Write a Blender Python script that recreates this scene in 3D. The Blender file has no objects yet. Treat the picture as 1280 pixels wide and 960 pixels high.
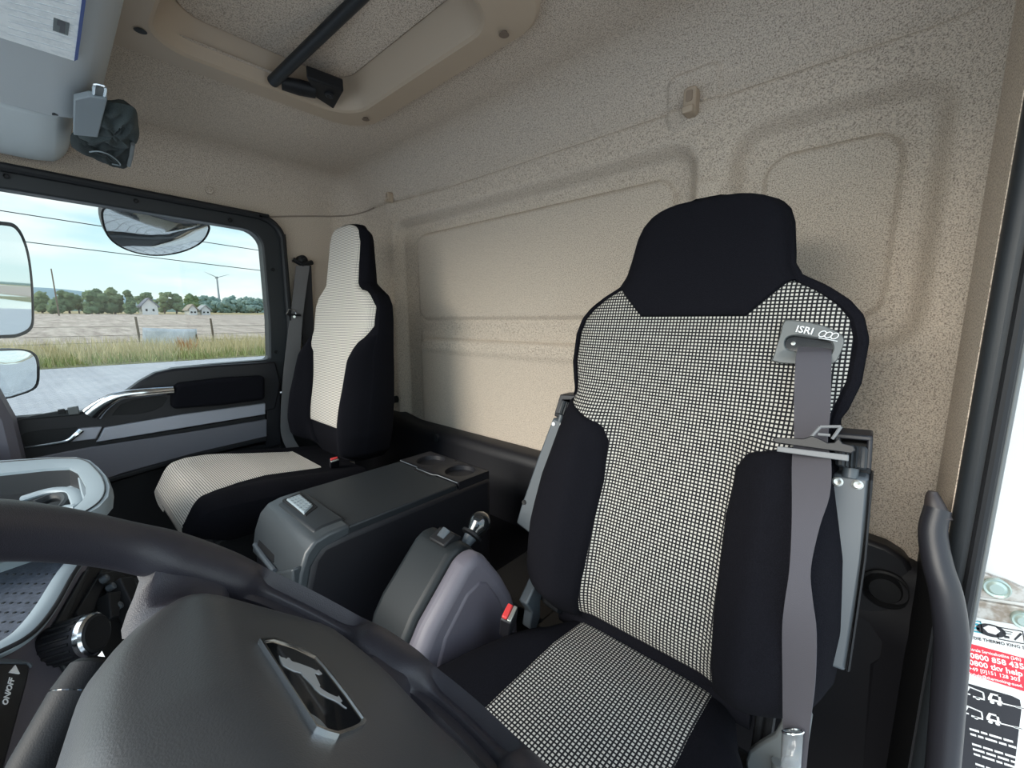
import bpy, bmesh, math, random
import numpy as np
from mathutils import Vector, Matrix
from mathutils.geometry import tessellate_polygon
random.seed(7)
PI = math.pi
C = bpy.context.scene.collection
S = bpy.context.scene

# ------------------------------------------------------------------ camera
# metres; +Y is the rear of the cab, +X the driver's side, z = 0 the eye height
YAW, PITCH, ROLL, FPX = math.radians(41.8), math.radians(8.9), math.radians(-0.2), 515.0
_f = Vector((-math.sin(YAW)*math.cos(PITCH), math.cos(YAW)*math.cos(PITCH), -math.sin(PITCH)))
_r0 = Vector((math.cos(YAW), math.sin(YAW), 0)); _u0 = _r0.cross(_f)
_r = _r0*math.cos(ROLL) + _u0*math.sin(ROLL); _u = -_r0*math.sin(ROLL) + _u0*math.cos(ROLL)
cd = bpy.data.cameras.new('camera'); cam = bpy.data.objects.new('camera', cd); C.objects.link(cam)
cd.sensor_width = 36; cd.lens = 36*FPX/1280; cd.clip_start = 0.01; cd.clip_end = 6000
cam.matrix_world = Matrix((( _r.x, _u.x, -_f.x, 0), (_r.y, _u.y, -_f.y, 0), (_r.z, _u.z, -_f.z, 0), (0, 0, 0, 1)))
S.camera = cam

def ray(px, py): return _f + _r*((px-640)/FPX) - _u*((py-480)/FPX)
def at(px, py, ax, v):
    d = ray(px, py); return d*(v/d['xyz'.index(ax)])
def atp(px, py, P, n):
    d = ray(px, py); return d*(Vector(P).dot(n)/d.dot(n))

# ------------------------------------------------------------------ world
def new_nodes(m): 
    nt = m.node_tree; nt.nodes.clear(); return nt, nt.nodes, nt.links
W = bpy.data.worlds.new('sky'); S.world = W; W.use_nodes = True
nt, N, L = new_nodes(W)
tc = N.new('ShaderNodeTexCoord'); sep = N.new('ShaderNodeSeparateXYZ'); L.new(tc.outputs['Generated'], sep.inputs[0])
grad = N.new('ShaderNodeValToRGB'); L.new(sep.outputs['Z'], grad.inputs[0])
cr = grad.color_ramp; cr.elements[0].position = 0.0; cr.elements[0].color = (0.60, 0.72, 0.70, 1)
cr.elements[1].position = 0.9; cr.elements[1].color = (0.22, 0.38, 0.62, 1)
for p, c in ((0.12, (0.50, 0.70, 0.74, 1)), (0.3, (0.26, 0.52, 0.70, 1)), (0.55, (0.25, 0.44, 0.68, 1))):
    e = cr.elements.new(p); e.color = c
mp = N.new('ShaderNodeMapping'); mp.inputs['Scale'].default_value = (1.2, 1.2, 5.0); mp.inputs['Location'].default_value = (0.35, 0.1, 0.2)
L.new(tc.outputs['Generated'], mp.inputs[0])
nz = N.new('ShaderNodeTexNoise'); nz.inputs['Scale'].default_value = 1.6; nz.inputs['Detail'].default_value = 6; nz.inputs['Roughness'].default_value = 0.55
L.new(mp.outputs[0], nz.inputs[0])
cl = N.new('ShaderNodeValToRGB'); cl.color_ramp.elements[0].position = 0.40; cl.color_ramp.elements[1].position = 0.62
L.new(nz.outputs[0], cl.inputs[0])
mx = N.new('ShaderNodeMix'); mx.data_type = 'RGBA'; L.new(cl.outputs[0], mx.inputs['Factor']); L.new(grad.outputs[0], mx.inputs['A']); mx.inputs['B'].default_value = (0.90, 0.90, 0.88, 1)
bg = N.new('ShaderNodeBackground'); L.new(mx.outputs['Result'], bg.inputs[0]); bg.inputs[1].default_value = 1.7
out = N.new('ShaderNodeOutputWorld'); L.new(bg.outputs[0], out.inputs[0])

# ------------------------------------------------------------------ sun, exposure
sd = bpy.data.lights.new('sun', 'SUN'); sd.energy = 2.4; sd.angle = math.radians(38.0); sd.color = (1.0, 0.93, 0.82)
sun = bpy.data.objects.new('sun', sd); C.objects.link(sun)
sun.rotation_euler = Vector((0.22, 0.88, -0.42)).to_track_quat('-Z', 'Y').to_euler()
S.view_settings.view_transform = 'Standard'; S.view_settings.look = 'None'; S.view_settings.gamma = 1.0
S.view_settings.exposure = 0.82

# ------------------------------------------------------------------ materials
MC = {}
def mat(name, col, rough=0.5, metal=0.0, spec=0.5, bump=0.0, bscale=300, speck=None, sscale=600, coat=0.0, alpha=None, trans=0.0, slo=0.42, shi=0.6):
    if name in MC: return MC[name]
    m = bpy.data.materials.new(name); m.use_nodes = True; nt, N, L = new_nodes(m)
    b = N.new('ShaderNodeBsdfPrincipled'); o = N.new('ShaderNodeOutputMaterial'); L.new(b.outputs[0], o.inputs[0])
    b.inputs['Base Color'].default_value = (*col, 1); b.inputs['Roughness'].default_value = rough; b.inputs['Metallic'].default_value = metal
    b.inputs['Specular IOR Level'].default_value = spec; b.inputs['Coat Weight'].default_value = coat
    if trans: b.inputs['Transmission Weight'].default_value = trans
    if bump or speck:
        t = N.new('ShaderNodeTexCoord')
    if speck:
        n1 = N.new('ShaderNodeTexNoise'); n1.inputs['Scale'].default_value = sscale; n1.inputs['Detail'].default_value = 3; n1.inputs['Roughness'].default_value = 0.7
        L.new(t.outputs['Object'], n1.inputs[0])
        r = N.new('ShaderNodeValToRGB'); r.color_ramp.elements[0].position = slo; r.color_ramp.elements[1].position = shi
        r.color_ramp.elements[0].color = (*speck, 1); r.color_ramp.elements[1].color = (*col, 1)
        L.new(n1.outputs[0], r.inputs[0]); L.new(r.outputs[0], b.inputs['Base Color'])
    if bump:
        n2 = N.new('ShaderNodeTexNoise'); n2.inputs['Scale'].default_value = bscale; n2.inputs['Detail'].default_value = 3
        L.new(t.outputs['Object'], n2.inputs[0])
        bp = N.new('ShaderNodeBump'); bp.inputs['Strength'].default_value = bump; bp.inputs['Distance'].default_value = 0.002
        L.new(n2.outputs[0], bp.inputs['Height']); L.new(bp.outputs[0], b.inputs['Normal'])
    MC[name] = m; return m

def weave_mat(name, pu, pv, fu, fv, light, dark, rough=0.9):
    """threads on a dark ground: a light cell where frac(u/pu) > fu and frac(v/pv) > fv"""
    m = bpy.data.materials.new(name); m.use_nodes = True; nt, N, L = new_nodes(m)
    b = N.new('ShaderNodeBsdfPrincipled'); o = N.new('ShaderNodeOutputMaterial'); L.new(b.outputs[0], o.inputs[0]); b.inputs['Roughness'].default_value = rough
    b.inputs['Specular IOR Level'].default_value = 0.2
    uv = N.new('ShaderNodeUVMap'); sp = N.new('ShaderNodeSeparateXYZ'); L.new(uv.outputs[0], sp.inputs[0])
    def cell(out_, p, f):
        d = N.new('ShaderNodeMath'); d.operation = 'DIVIDE'; L.new(out_, d.inputs[0]); d.inputs[1].default_value = p
        fr = N.new('ShaderNodeMath'); fr.operation = 'FRACT'; L.new(d.outputs[0], fr.inputs[0])
        a = N.new('ShaderNodeMath'); a.operation = 'SUBTRACT'; L.new(fr.outputs[0], a.inputs[0]); a.inputs[1].default_value = 0.5
        ab = N.new('ShaderNodeMath'); ab.operation = 'ABSOLUTE'; L.new(a.outputs[0], ab.inputs[0])
        mr = N.new('ShaderNodeMapRange'); mr.inputs['From Min'].default_value = 0.5*(1-f)+0.05; mr.inputs['From Max'].default_value = 0.5*(1-f)-0.05
        L.new(ab.outputs[0], mr.inputs[0]); return mr.outputs[0]
    cu, cv = cell(sp.outputs[0], pu, fu), cell(sp.outputs[1], pv, fv)
    mu = N.new('ShaderNodeMath'); mu.operation = 'MULTIPLY'; L.new(cu, mu.inputs[0]); L.new(cv, mu.inputs[1])
    mx = N.new('ShaderNodeMix'); mx.data_type = 'RGBA'; L.new(mu.outputs[0], mx.inputs['Factor']); mx.inputs['A'].default_value = (*dark, 1); mx.inputs['B'].default_value = (*light, 1)
    L.new(mx.outputs['Result'], b.inputs['Base Color'])
    bp = N.new('ShaderNodeBump'); bp.inputs['Strength'].default_value = 0.25; bp.inputs['Distance'].default_value = 0.001; L.new(mu.outputs[0], bp.inputs['Height']); L.new(bp.outputs[0], b.inputs['Normal'])
    MC[name] = m; return m

M_head = mat('headliner_fabric', (0.66, 0.57, 0.47), 0.95, spec=0.1, bump=0.25, bscale=500, speck=(0.21, 0.165, 0.135), sscale=450, slo=0.34, shi=0.55)
M_tan = mat('tan_plastic', (0.44, 0.35, 0.26), 0.5, bump=0.05, bscale=900)
M_pale = mat('pale_plastic', (0.52, 0.48, 0.43), 0.55, bump=0.05, bscale=900)
M_black = mat('black_plastic', (0.009, 0.0095, 0.011), 0.55, spec=0.3, bump=0.12, bscale=900)
M_softblk = mat('soft_black_plastic', (0.011, 0.011, 0.014), 0.45, spec=0.4, bump=0.08, bscale=900)
M_wheel = mat('wheel_rubber', (0.024, 0.023, 0.030), 0.40, spec=0.4, bump=0.2, bscale=1100)
M_pad = mat('wheel_pad_plastic', (0.045, 0.046, 0.048), 0.40, spec=0.6, bump=0.12, bscale=900)
M_rubber = mat('rubber', (0.013, 0.014, 0.016), 0.5, spec=0.3)
M_cloth = mat('black_cloth', (0.008, 0.008, 0.011), 0.95, spec=0.08, bump=0.3, bscale=900, speck=(0.005, 0.005, 0.007), sscale=700)
M_carpet = mat('dark_carpet', (0.010, 0.010, 0.013), 0.95, spec=0.1, bump=0.8, bscale=900, speck=(0.006, 0.006, 0.008), sscale=900)
M_over = mat('overhead_plastic', (0.46, 0.49, 0.50), 0.5, bump=0.04, bscale=900)  # both overhead greys are lightened to make up for the weak light up there
M_over2 = mat('overhead_pale_plastic', (0.56, 0.61, 0.62), 0.5, bump=0.04, bscale=900)
M_blue = mat('blue_grey_plastic', (0.20, 0.235, 0.255), 0.55, bump=0.06, bscale=900)
M_lblue = mat('light_blue_grey_plastic', (0.26, 0.315, 0.345), 0.5, bump=0.05, bscale=900)
M_mid = mat('violet_grey_plastic', (0.115, 0.108, 0.13), 0.5, bump=0.1, bscale=900)
M_doorp = mat('door_panel_grey', (0.13, 0.13, 0.15), 0.6, bump=0.1, bscale=900)
M_slate = mat('slate_plastic', (0.015, 0.018, 0.021), 0.46, spec=0.4, bump=0.1, bscale=900)
M_silver = mat('silver_paint', (0.36, 0.37, 0.42), 0.35, metal=0.15)
M_chrome = mat('satin_chrome', (0.72, 0.76, 0.78), 0.18, metal=1.0)
M_arm = mat('grey_painted_steel', (0.065, 0.078, 0.09), 0.42, metal=0.0)
M_frame = mat('guide_grey_plastic', (0.115, 0.125, 0.125), 0.5)
M_belt = mat('grey_webbing', (0.070, 0.066, 0.075), 0.8, spec=0.3, bump=0.2, bscale=1500)
M_beltd = mat('dark_webbing', (0.03, 0.03, 0.034), 0.8, bump=0.2, bscale=1500)
M_red = mat('red_plastic', (0.62, 0.05, 0.05), 0.4)
M_white = mat('white_paint', (0.68, 0.70, 0.70), 0.25, coat=0.5)
M_print = mat('white_print', (0.85, 0.87, 0.87), 0.6)
M_stred = mat('sticker_red', (0.70, 0.035, 0.06), 0.4)
M_stblk = mat('sticker_black', (0.02, 0.02, 0.025), 0.35)
M_stwht = mat('sticker_white', (0.78, 0.82, 0.83), 0.4)
M_gloss = mat('gloss_black', (0.008, 0.009, 0.010), 0.08, coat=1.0)
M_mirror = mat('mirror_glass', (0.80, 0.86, 0.88), 0.02, metal=1.0)
M_zinc = mat('zinc_plated_steel', (0.55, 0.56, 0.52), 0.35, metal=0.8)
M_dirty = mat('dirty_zinc', (0.50, 0.50, 0.48), 0.55, metal=0.3, speck=(0.28, 0.24, 0.20), sscale=40)
M_pouch = mat('grey_green_cloth', (0.045, 0.062, 0.062), 0.85, bump=0.5, bscale=120, speck=(0.03, 0.04, 0.04), sscale=500)
M_mat = mat('slate_rubber_mat', (0.085, 0.10, 0.13), 0.6, bump=0.4, bscale=90, speck=(0.06, 0.07, 0.09), sscale=120)
M_clear = mat('clear_sleeve', (0.75, 0.78, 0.80), 0.15, trans=0.85)
M_chk = weave_mat('check_weave', 0.0056, 0.0056, 0.43, 0.43, (0.53, 0.505, 0.455), (0.012, 0.012, 0.014))
M_str = weave_mat('fine_stripe_weave', 0.0045, 0.0058, 0.12, 0.32, (0.72, 0.67, 0.60), (0.16, 0.15, 0.14))

def glass_mat():
    m = bpy.data.materials.new('dimming_glass'); m.use_nodes = True; nt, N, L = new_nodes(m)
    o = N.new('ShaderNodeOutputMaterial'); t = N.new('ShaderNodeBsdfTransparent'); t.inputs[0].default_value = (0.68, 0.69, 0.685, 1)  # grey tint added to dim the outside against the cab
    g = N.new('ShaderNodeBsdfGlossy'); g.inputs['Roughness'].default_value = 0.0
    fr = N.new('ShaderNodeFresnel'); fr.inputs[0].default_value = 1.3
    mx = N.new('ShaderNodeMixShader'); L.new(fr.outputs[0], mx.inputs[0]); L.new(t.outputs[0], mx.inputs[1]); L.new(g.outputs[0], mx.inputs[2]); L.new(mx.outputs[0], o.inputs[0])
    return m
M_glass = glass_mat()

# ------------------------------------------------------------------ object helpers
def root_loc(p):
    while p.parent: p = p.parent
    return Vector(p.location)
def obj(name, verts, faces, m, parent=None, smooth=True, uvs=None, bevel=0.0, seg=2, solid=0.0, angle=35, sub=0):
    """links one mesh object; verts are world coordinates"""
    o_ = root_loc(parent) if parent else Vector((0, 0, 0))
    me = bpy.data.meshes.new(name)
    me.from_pydata([tuple(Vector(v)-o_) for v in verts], [], faces)
    bm = bmesh.new(); bm.from_mesh(me)
    if uvs is None: bmesh.ops.recalc_face_normals(bm, faces=bm.faces)
    if smooth:
        for f in bm.faces: f.smooth = True
        ca = math.radians(angle)
        for e in bm.edges:
            if len(e.link_faces) == 2 and e.calc_face_angle(0) > ca: e.smooth = False
    bm.to_mesh(me); bm.free()
    if uvs is not None:
        ul = me.uv_layers.new(name='UVMap')
        for lp in me.loops: ul.data[lp.index].uv = uvs[lp.vertex_index]
    me.materials.append(m)
    o = bpy.data.objects.new(name, me); C.objects.link(o)
    if parent: o.parent = parent
    if solid:
        s = o.modifiers.new('solid', 'SOLIDIFY'); s.thickness = solid; s.offset = 0
    if bevel:
        b = o.modifiers.new('bevel', 'BEVEL'); b.width = bevel; b.segments = seg; b.limit_method = 'ANGLE'; b.angle_limit = math.radians(30); b.harden_normals = False
        if smooth:
            for f in me.polygons: f.use_smooth = True
    if sub:
        s = o.modifiers.new('sub', 'SUBSURF'); s.levels = sub; s.render_levels = sub
    return o
def thing(name, loc, label, cat, group=None):
    o = bpy.data.objects.new(name, None); C.objects.link(o); o.location = loc; o.empty_display_size = 0.05
    tag(o, label, cat, group); return o
def tag(o, label, cat, group=None):
    o['label'] = label; o['category'] = cat
    if group: o['group'] = group
    return o
def struct(o): o['kind'] = 'structure'; return o

def grid_faces(nu, nv, closed_u=False):
    F = []
    for j in range(nv-1):
        for i in range(nu if closed_u else nu-1):
            a = j*nu+i; b = j*nu+(i+1) % nu; F.append((a, b, b+nu, a+nu))
    return F
def box(lo, hi): 
    x0, y0, z0 = lo; x1, y1, z1 = hi
    V = [(x0, y0, z0), (x1, y0, z0), (x1, y1, z0), (x0, y1, z0), (x0, y0, z1), (x1, y0, z1), (x1, y1, z1), (x0, y1, z1)]
    return V, [(0, 3, 2, 1), (4, 5, 6, 7), (0, 1, 5, 4), (1, 2, 6, 5), (2, 3, 7, 6), (3, 0, 4, 7)]
def add_box(name, lo, hi, m, parent=None, bevel=0.003, **k):
    V, F = box(lo, hi); return obj(name, V, F, m, parent, bevel=bevel, **k)
def prism(poly, fa, fb):
    """poly: list of 2-D points; fa/fb map a 2-D point to the two caps"""
    n = len(poly); V = [fa(p) for p in poly]+[fb(p) for p in poly]
    F = [tuple(range(n))[::-1], tuple(range(n, 2*n))]+[(i, (i+1) % n, n+(i+1) % n, n+i) for i in range(n)]
    return V, F
def prism_x(poly, x0, x1): return prism(poly, lambda p: (x0, p[0], p[1]), lambda p: (x1, p[0], p[1]))
def prism_y(poly, y0, y1): return prism(poly, lambda p: (p[0], y0, p[1]), lambda p: (p[0], y1, p[1]))
def prism_z(poly, z0, z1): return prism(poly, lambda p: (p[0], p[1], z0), lambda p: (p[0], p[1], z1))
def ringprism(outer, inner, fa, fb):
    n = len(outer); V = [fa(p) for p in outer]+[fa(p) for p in inner]+[fb(p) for p in outer]+[fb(p) for p in inner]; F = []
    for i in range(n):
        j = (i+1) % n
        F += [(i, j, n+j, n+i), (2*n+i, 3*n+i, 3*n+j, 2*n+j), (i, 2*n+i, 2*n+j, j), (n+i, n+j, 3*n+j, 3*n+i)]
    return V, F
def rrect(x0, x1, y0, y1, r, n=6):
    P = []
    for cx, cy, a0 in ((x1-r, y1-r, 0), (x0+r, y1-r, 90), (x0+r, y0+r, 180), (x1-r, y0+r, 270)):
        for k in range(n+1):
            a = math.radians(a0+90*k/n); P.append((cx+r*math.cos(a), cy+r*math.sin(a)))
    return P
def smooth_path(P, n=6, closed=False):
    P = [Vector(p) for p in P]; out = []
    m = len(P); rng = range(m if closed else m-1)
    for i in rng:
        a = P[(i-1) % m] if closed or i > 0 else P[i]*2-P[i+1]
        b, c = P[i], P[(i+1) % m]
        d = P[(i+2) % m] if closed or i+2 < m else c*2-b
        for k in range(n):
            t = k/n; out.append(0.5*((2*b)+(c-a)*t+(2*a-5*b+4*c-d)*t*t+(3*b-a-3*c+d)*t**3))
    if not closed: out.append(P[-1])
    return out
def tube(path, rad, n=12, up=(0, 0, 1), flat=1.0, closed=False, cap=True):
    """rad: number or list; flat scales the section along the second axis"""
    V, F = [], []; m = len(path); up = Vector(up)
    for i, p in enumerate(path):
        p = Vector(p)
        a = Vector(path[(i-1) % m] if closed or i > 0 else path[i]); b = Vector(path[(i+1) % m] if closed or i < m-1 else path[i])
        t = (b-a).normalized(); s = t.cross(up)
        if s.length < 1e-4: s = t.cross(Vector((0.3, 1, 0)))
        s.normalize(); w = s.cross(t); r = rad[i] if isinstance(rad, (list, tuple)) else rad
        for k in range(n):
            q = 2*PI*k/n; V.append(p+s*(r*math.cos(q))+w*(r*flat*math.sin(q)))
    for i in range(m if closed else m-1):
        for k in range(n):
            j = (i+1) % m; F.append((i*n+k, i*n+(k+1) % n, j*n+(k+1) % n, j*n+k))
    if cap and not closed: F += [tuple(range(n))[::-1], tuple((m-1)*n+k for k in range(n))]
    return V, F
def lathe(P, axis, prof, n=24, ref=None):
    """prof: (distance along the axis, radius) pairs"""
    P = Vector(P); a = Vector(axis).normalized(); s = a.cross(Vector(ref or (0.31, 0.2, 0.93))).normalized(); w = a.cross(s); V = []
    for d, r in prof:
        for k in range(n):
            q = 2*PI*k/n; V.append(P+a*d+s*(r*math.cos(q))+w*(r*math.sin(q)))
    F = grid_faces(n, len(prof), True)+[tuple(range(n))[::-1], tuple((len(prof)-1)*n+k for k in range(n))]
    return V, F
def merge(*parts):
    V, F = [], []
    for v, f in parts:
        k = len(V); V += list(v); F += [tuple(i+k for i in q) for q in f]
    return V, F
def ribbon(path, sides, widths, th=0.0015):
    """a strap: path points, side vectors, widths"""
    V = []
    m = len(path)
    for i in range(m):
        p = Vector(path[i]); s = Vector(sides[i]).normalized()*widths[i]/2
        t = (Vector(path[min(i+1, m-1)])-Vector(path[max(i-1, 0)])).normalized(); n_ = t.cross(s).normalized()*th
        V += [p-s-n_, p+s-n_, p+s+n_, p-s+n_]
    F = []
    for i in range(m-1):
        for k in range(4): F.append((4*i+k, 4*i+(k+1) % 4, 4*i+4+(k+1) % 4, 4*i+4+k))
    F += [(3, 2, 1, 0), tuple(4*(m-1)+k for k in range(4))]
    return V, F
def text_mesh(s, size, depth=0.0003, bold=0.0):
    c = bpy.data.curves.new('txt', 'FONT'); c.body = s; c.size = size; c.extrude = depth; c.offset = bold; c.align_x = 'LEFT'; c.resolution_u = 2
    o = bpy.data.objects.new('txt', c); me = bpy.data.meshes.new_from_object(o)
    V = [tuple(v.co) for v in me.vertices]; F = [tuple(p.vertices) for p in me.polygons]
    bpy.data.objects.remove(o); bpy.data.curves.remove(c); bpy.data.meshes.remove(me); return V, F
def place(VF, O, X, Y, n):
    O, X, Y, n = Vector(O), Vector(X), Vector(Y), Vector(n)
    return [O+X*v[0]+Y*v[1]+n*v[2] for v in VF[0]], VF[1]
def smstep(a, b, x):
    t = np.clip((x-a)/(b-a), 0, 1); return t*t*(3-2*t)
def lerpt(tab, z):
    return float(np.interp(z, [t[0] for t in tab], [t[1] for t in tab]))

# ------------------------------------------------------------------ the shell: a box with rounded edges
X0, X1, YR, ZT, ZB, RF = -1.92, 0.135, 1.03, 0.615, -1.05, 0.13
LO = np.array([X0, -9, -9.]) ; HI = np.array([X1, YR, ZT])
def shell(p):
    q = np.array(p, float); c = np.minimum(np.maximum(q, LO+RF), HI-RF); d = q-c; l = np.linalg.norm(d)
    if l < 1e-9: return q
    return c+d/l*RF
def sdf_rr(x, z, x0, x1, z0, z1, r):
    cx, cz = (x0+x1)/2, (z0+z1)/2; dx = abs(x-cx)-(x1-x0)/2+r; dz = abs(z-cz)-(z1-z0)/2+r
    return np.hypot(max(dx, 0), max(dz, 0))+min(max(dx, dz), 0)-r
def emboss(x, z):
    d = 0.0
    for (x0, x1, z0, z1) in ((-1.60, -0.355, -0.75, 0.405), (-0.285, 0.055, -0.06, 0.405)):
        d += 0.040*(1-smstep(-0.030, 0.010, sdf_rr(x, z, x0, x1, z0, z1, 0.07)))
    for (x0, x1, z0, z1) in ((-1.475, -0.41, 0.0, 0.345), (-1.475, -0.41, -0.9, -0.075), (-0.225, 0.0, -0.005, 0.34)):
        s = sdf_rr(x, z, x0, x1, z0, z1, 0.05); d -= 0.012*(1-smstep(-0.010, 0.004, s)); d += 0.006*math.exp(-(s/0.006)**2)
    s = sdf_rr(x, z, -1.475, -0.41, -0.135, -0.05, 0.02); d -= 0.008*(1-smstep(-0.02, 0.006, s))
    # raised pads round the coat hooks and the vertical rib between the panels
    d -= 0.010*(1-smstep(-0.004, 0.006, sdf_rr(x, z, -0.425, -0.315, 0.44, 0.545, 0.02)))
    d -= 0.006*(1-smstep(-0.004, 0.006, sdf_rr(x, z, -1.645, -1.585, 0.46, 0.545, 0.015)))
    d -= 0.006*(1-smstep(-0.006, 0.006, sdf_rr(x, z, -0.355, -0.30, -0.4, 0.31, 0.01)))
    # seam between the wall lining and the roof lining
    d += 0.012*math.exp(-((z-(0.481+0.014*smstep(-1.2, -1.7, x)))/0.0042)**2)
    return d
def wall_grid(xs, zs):
    V = []
    for z in zs:
        for x in xs:
            p = shell((x, YR, z)); 
            if X0+RF < x < X1-0.0: p = p+np.array([0, 1, 0])*emboss(x, z)*(1.0 if z < ZT-RF+0.1 else 0)
            V.append(tuple(p))
    return V
xs = np.concatenate([np.linspace(X0, X0+RF, 12)[:-1], np.linspace(X0+RF, X1-RF, 300), np.linspace(X1-RF, X1, 16)[1:]])
zs = np.concatenate([np.linspace(ZB, -0.45, 6)[:-1], np.linspace(-0.45, ZT-RF, 150), np.linspace(ZT-RF, ZT, 30)[1:]])
wr = obj('wall_rear', wall_grid(xs, zs), grid_faces(len(xs), len(zs)), M_head, angle=80); struct(wr)
# roof lining with a rectangular hole for the hatch
HX0, HX1, HY0, HY1 = -1.205, -0.565, 0.10, 0.665
def plane_with_hole(us, vs, fn, hole):
    V = [fn(u, v) for v in vs for u in us]; F = []; n = len(us)
    for j in range(len(vs)-1):
        for i in range(n-1):
            cu, cv = (us[i]+us[i+1])/2, (vs[j]+vs[j+1])/2
            if hole and hole[0] < cu < hole[1] and hole[2] < cv < hole[3]: continue
            a = j*n+i; F.append((a, a+1, a+1+n, a+n))
    return V, F
us = sorted(set(np.round(np.concatenate([np.linspace(X0, X0+RF, 14), np.linspace(X0+RF, X1-RF, 24), np.linspace(X1-RF, X1, 14), [HX0, HX1]]), 5)))
vs = sorted(set(np.round(np.concatenate([np.linspace(-0.42, YR-RF, 16), np.linspace(YR-RF, YR, 16), [HY0, HY1]]), 5)))
V, F = plane_with_hole(us, vs, lambda u, v: tuple(shell((u, v, ZT))), (HX0, HX1, HY0, HY1))
struct(obj('ceiling', V, F, M_head, angle=80))
# passenger-side wall with the door-window opening (y, z)
WY0, WY1, WZ0, WZ1 = -0.75, 0.665, -1.05, 0.395
us = sorted(set(np.round(np.concatenate([[-0.75, WY1], np.linspace(-0.42, YR-RF, 16), np.linspace(YR-RF, YR, 14)]), 5)))
vs = sorted(set(np.round(np.concatenate([[ZB, WZ1, WZ0], np.linspace(ZB, ZT-RF, 14), np.linspace(ZT-RF, ZT, 14)]), 5)))
V, F = plane_with_hole(us, vs, lambda u, v: tuple(shell((X0, u, v))), (WY0, WY1, WZ0, WZ1))
struct(obj('wall_left', V, F, M_head, angle=80))
# driver-side wall: only behind the door opening
V, F = plane_with_hole([y for y in us if y > 0.6]+[0.74] if False else sorted([0.83]+[y for y in us if y > 0.84]), vs, lambda u, v: tuple(shell((X1, u, v))), None)
struct(obj('wall_right', V, F, M_head, angle=80))
V, F = plane_with_hole([-0.42, 0.745], [v for v in vs if v >= ZT-RF], lambda u, v: tuple(shell((X1, u, v))), None)
struct(obj('trim_5', V, F, M_head, angle=80))
# outer skin of roof and rear wall, so no light leaks in
sk = merge(box((X0-0.06, -0.42, ZT+0.12), (X1+0.03, YR+0.1, ZT+0.14)), box((X0-0.06, YR+0.07, ZB-0.1), (X1+0.03, YR+0.1, ZT+0.14)), box((X0-0.06, 0.70, ZB-0.1), (X0-0.03, YR+0.1, ZT+0.14)))
struct(obj('wall_outer', *sk, M_white, smooth=False))
struct(obj('floor', *box((X0-0.02, -1.2, ZB-0.03), (X1+0.02, YR, ZB)), M_carpet))
# engine tunnel between the seats
tp = [(-1.16, ZB), (-1.10, -0.72), (-1.05, -0.69), (-0.52, -0.69), (-0.46, -0.72), (-0.44, ZB)]
struct(obj('floor_tunnel', *prism_y(tp, -0.35, 1.0), M_carpet, bevel=0.02))
# black lower trim on the rear wall (trim_1) : a stepped moulding
def trimrow(x):
    lift = 0.02*smstep(-1.45, -1.62, x)
    return [(1.02, ZB), (0.985, ZB), (0.985, -0.60), (0.975, -0.555), (0.985, -0.535), (0.985, -0.475), (0.992, -0.447+lift), (1.01, -0.436+lift), (1.05, -0.433+lift)]
V = []; xsT = np.linspace(X0+0.01, 0.10, 64)
for x in xsT:
    for (y, z) in trimrow(x):
        d = YR-shell((x, YR, 0))[1]; V.append((x, y-d+0.0, z))
struct(obj('trim_1', V, grid_faces(9, len(xsT)), M_softblk, angle=50))
t2 = thing('trim_2', (0.0, 0.98, -0.5), 'black plastic', 'trim'); del t2['label'], t2['category']; struct(t2)
def W(px, py, y=1.0): p = at(px, py, 'y', y); return (p.x, p.z)
pl = [W(1060, 664), W(1082, 668), W(1108, 677), W(1132, 692), W(1146, 716), W(1148, 742), W(1139, 775), W(1132, 800), W(1095, 824), W(1085, 960), W(1040, 1100), W(1000, 1100), W(980, 664)]
obj('corner_panel', *prism_y(pl, 0.975, 1.02), M_softblk, t2, bevel=0.008)
cpt = at(1106, 736, 'y', 0.972)
obj('cap', *lathe(cpt, (0, -1, 0), [(-0.01, 0.036), (0.004, 0.036), (0.006, 0.032), (-0.002, 0.028), (0.002, 0.025), (0.008, 0.022), (0.009, 0.0)]), M_black, t2)
lowp = [W(1085, 826), W(1132, 803), W(1175, 820), W(1185, 1150), W(1040, 1150)]
obj('lower_panel', *prism_y(lowp, 0.99, 1.02), M_black, t2, bevel=0.006)
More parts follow.
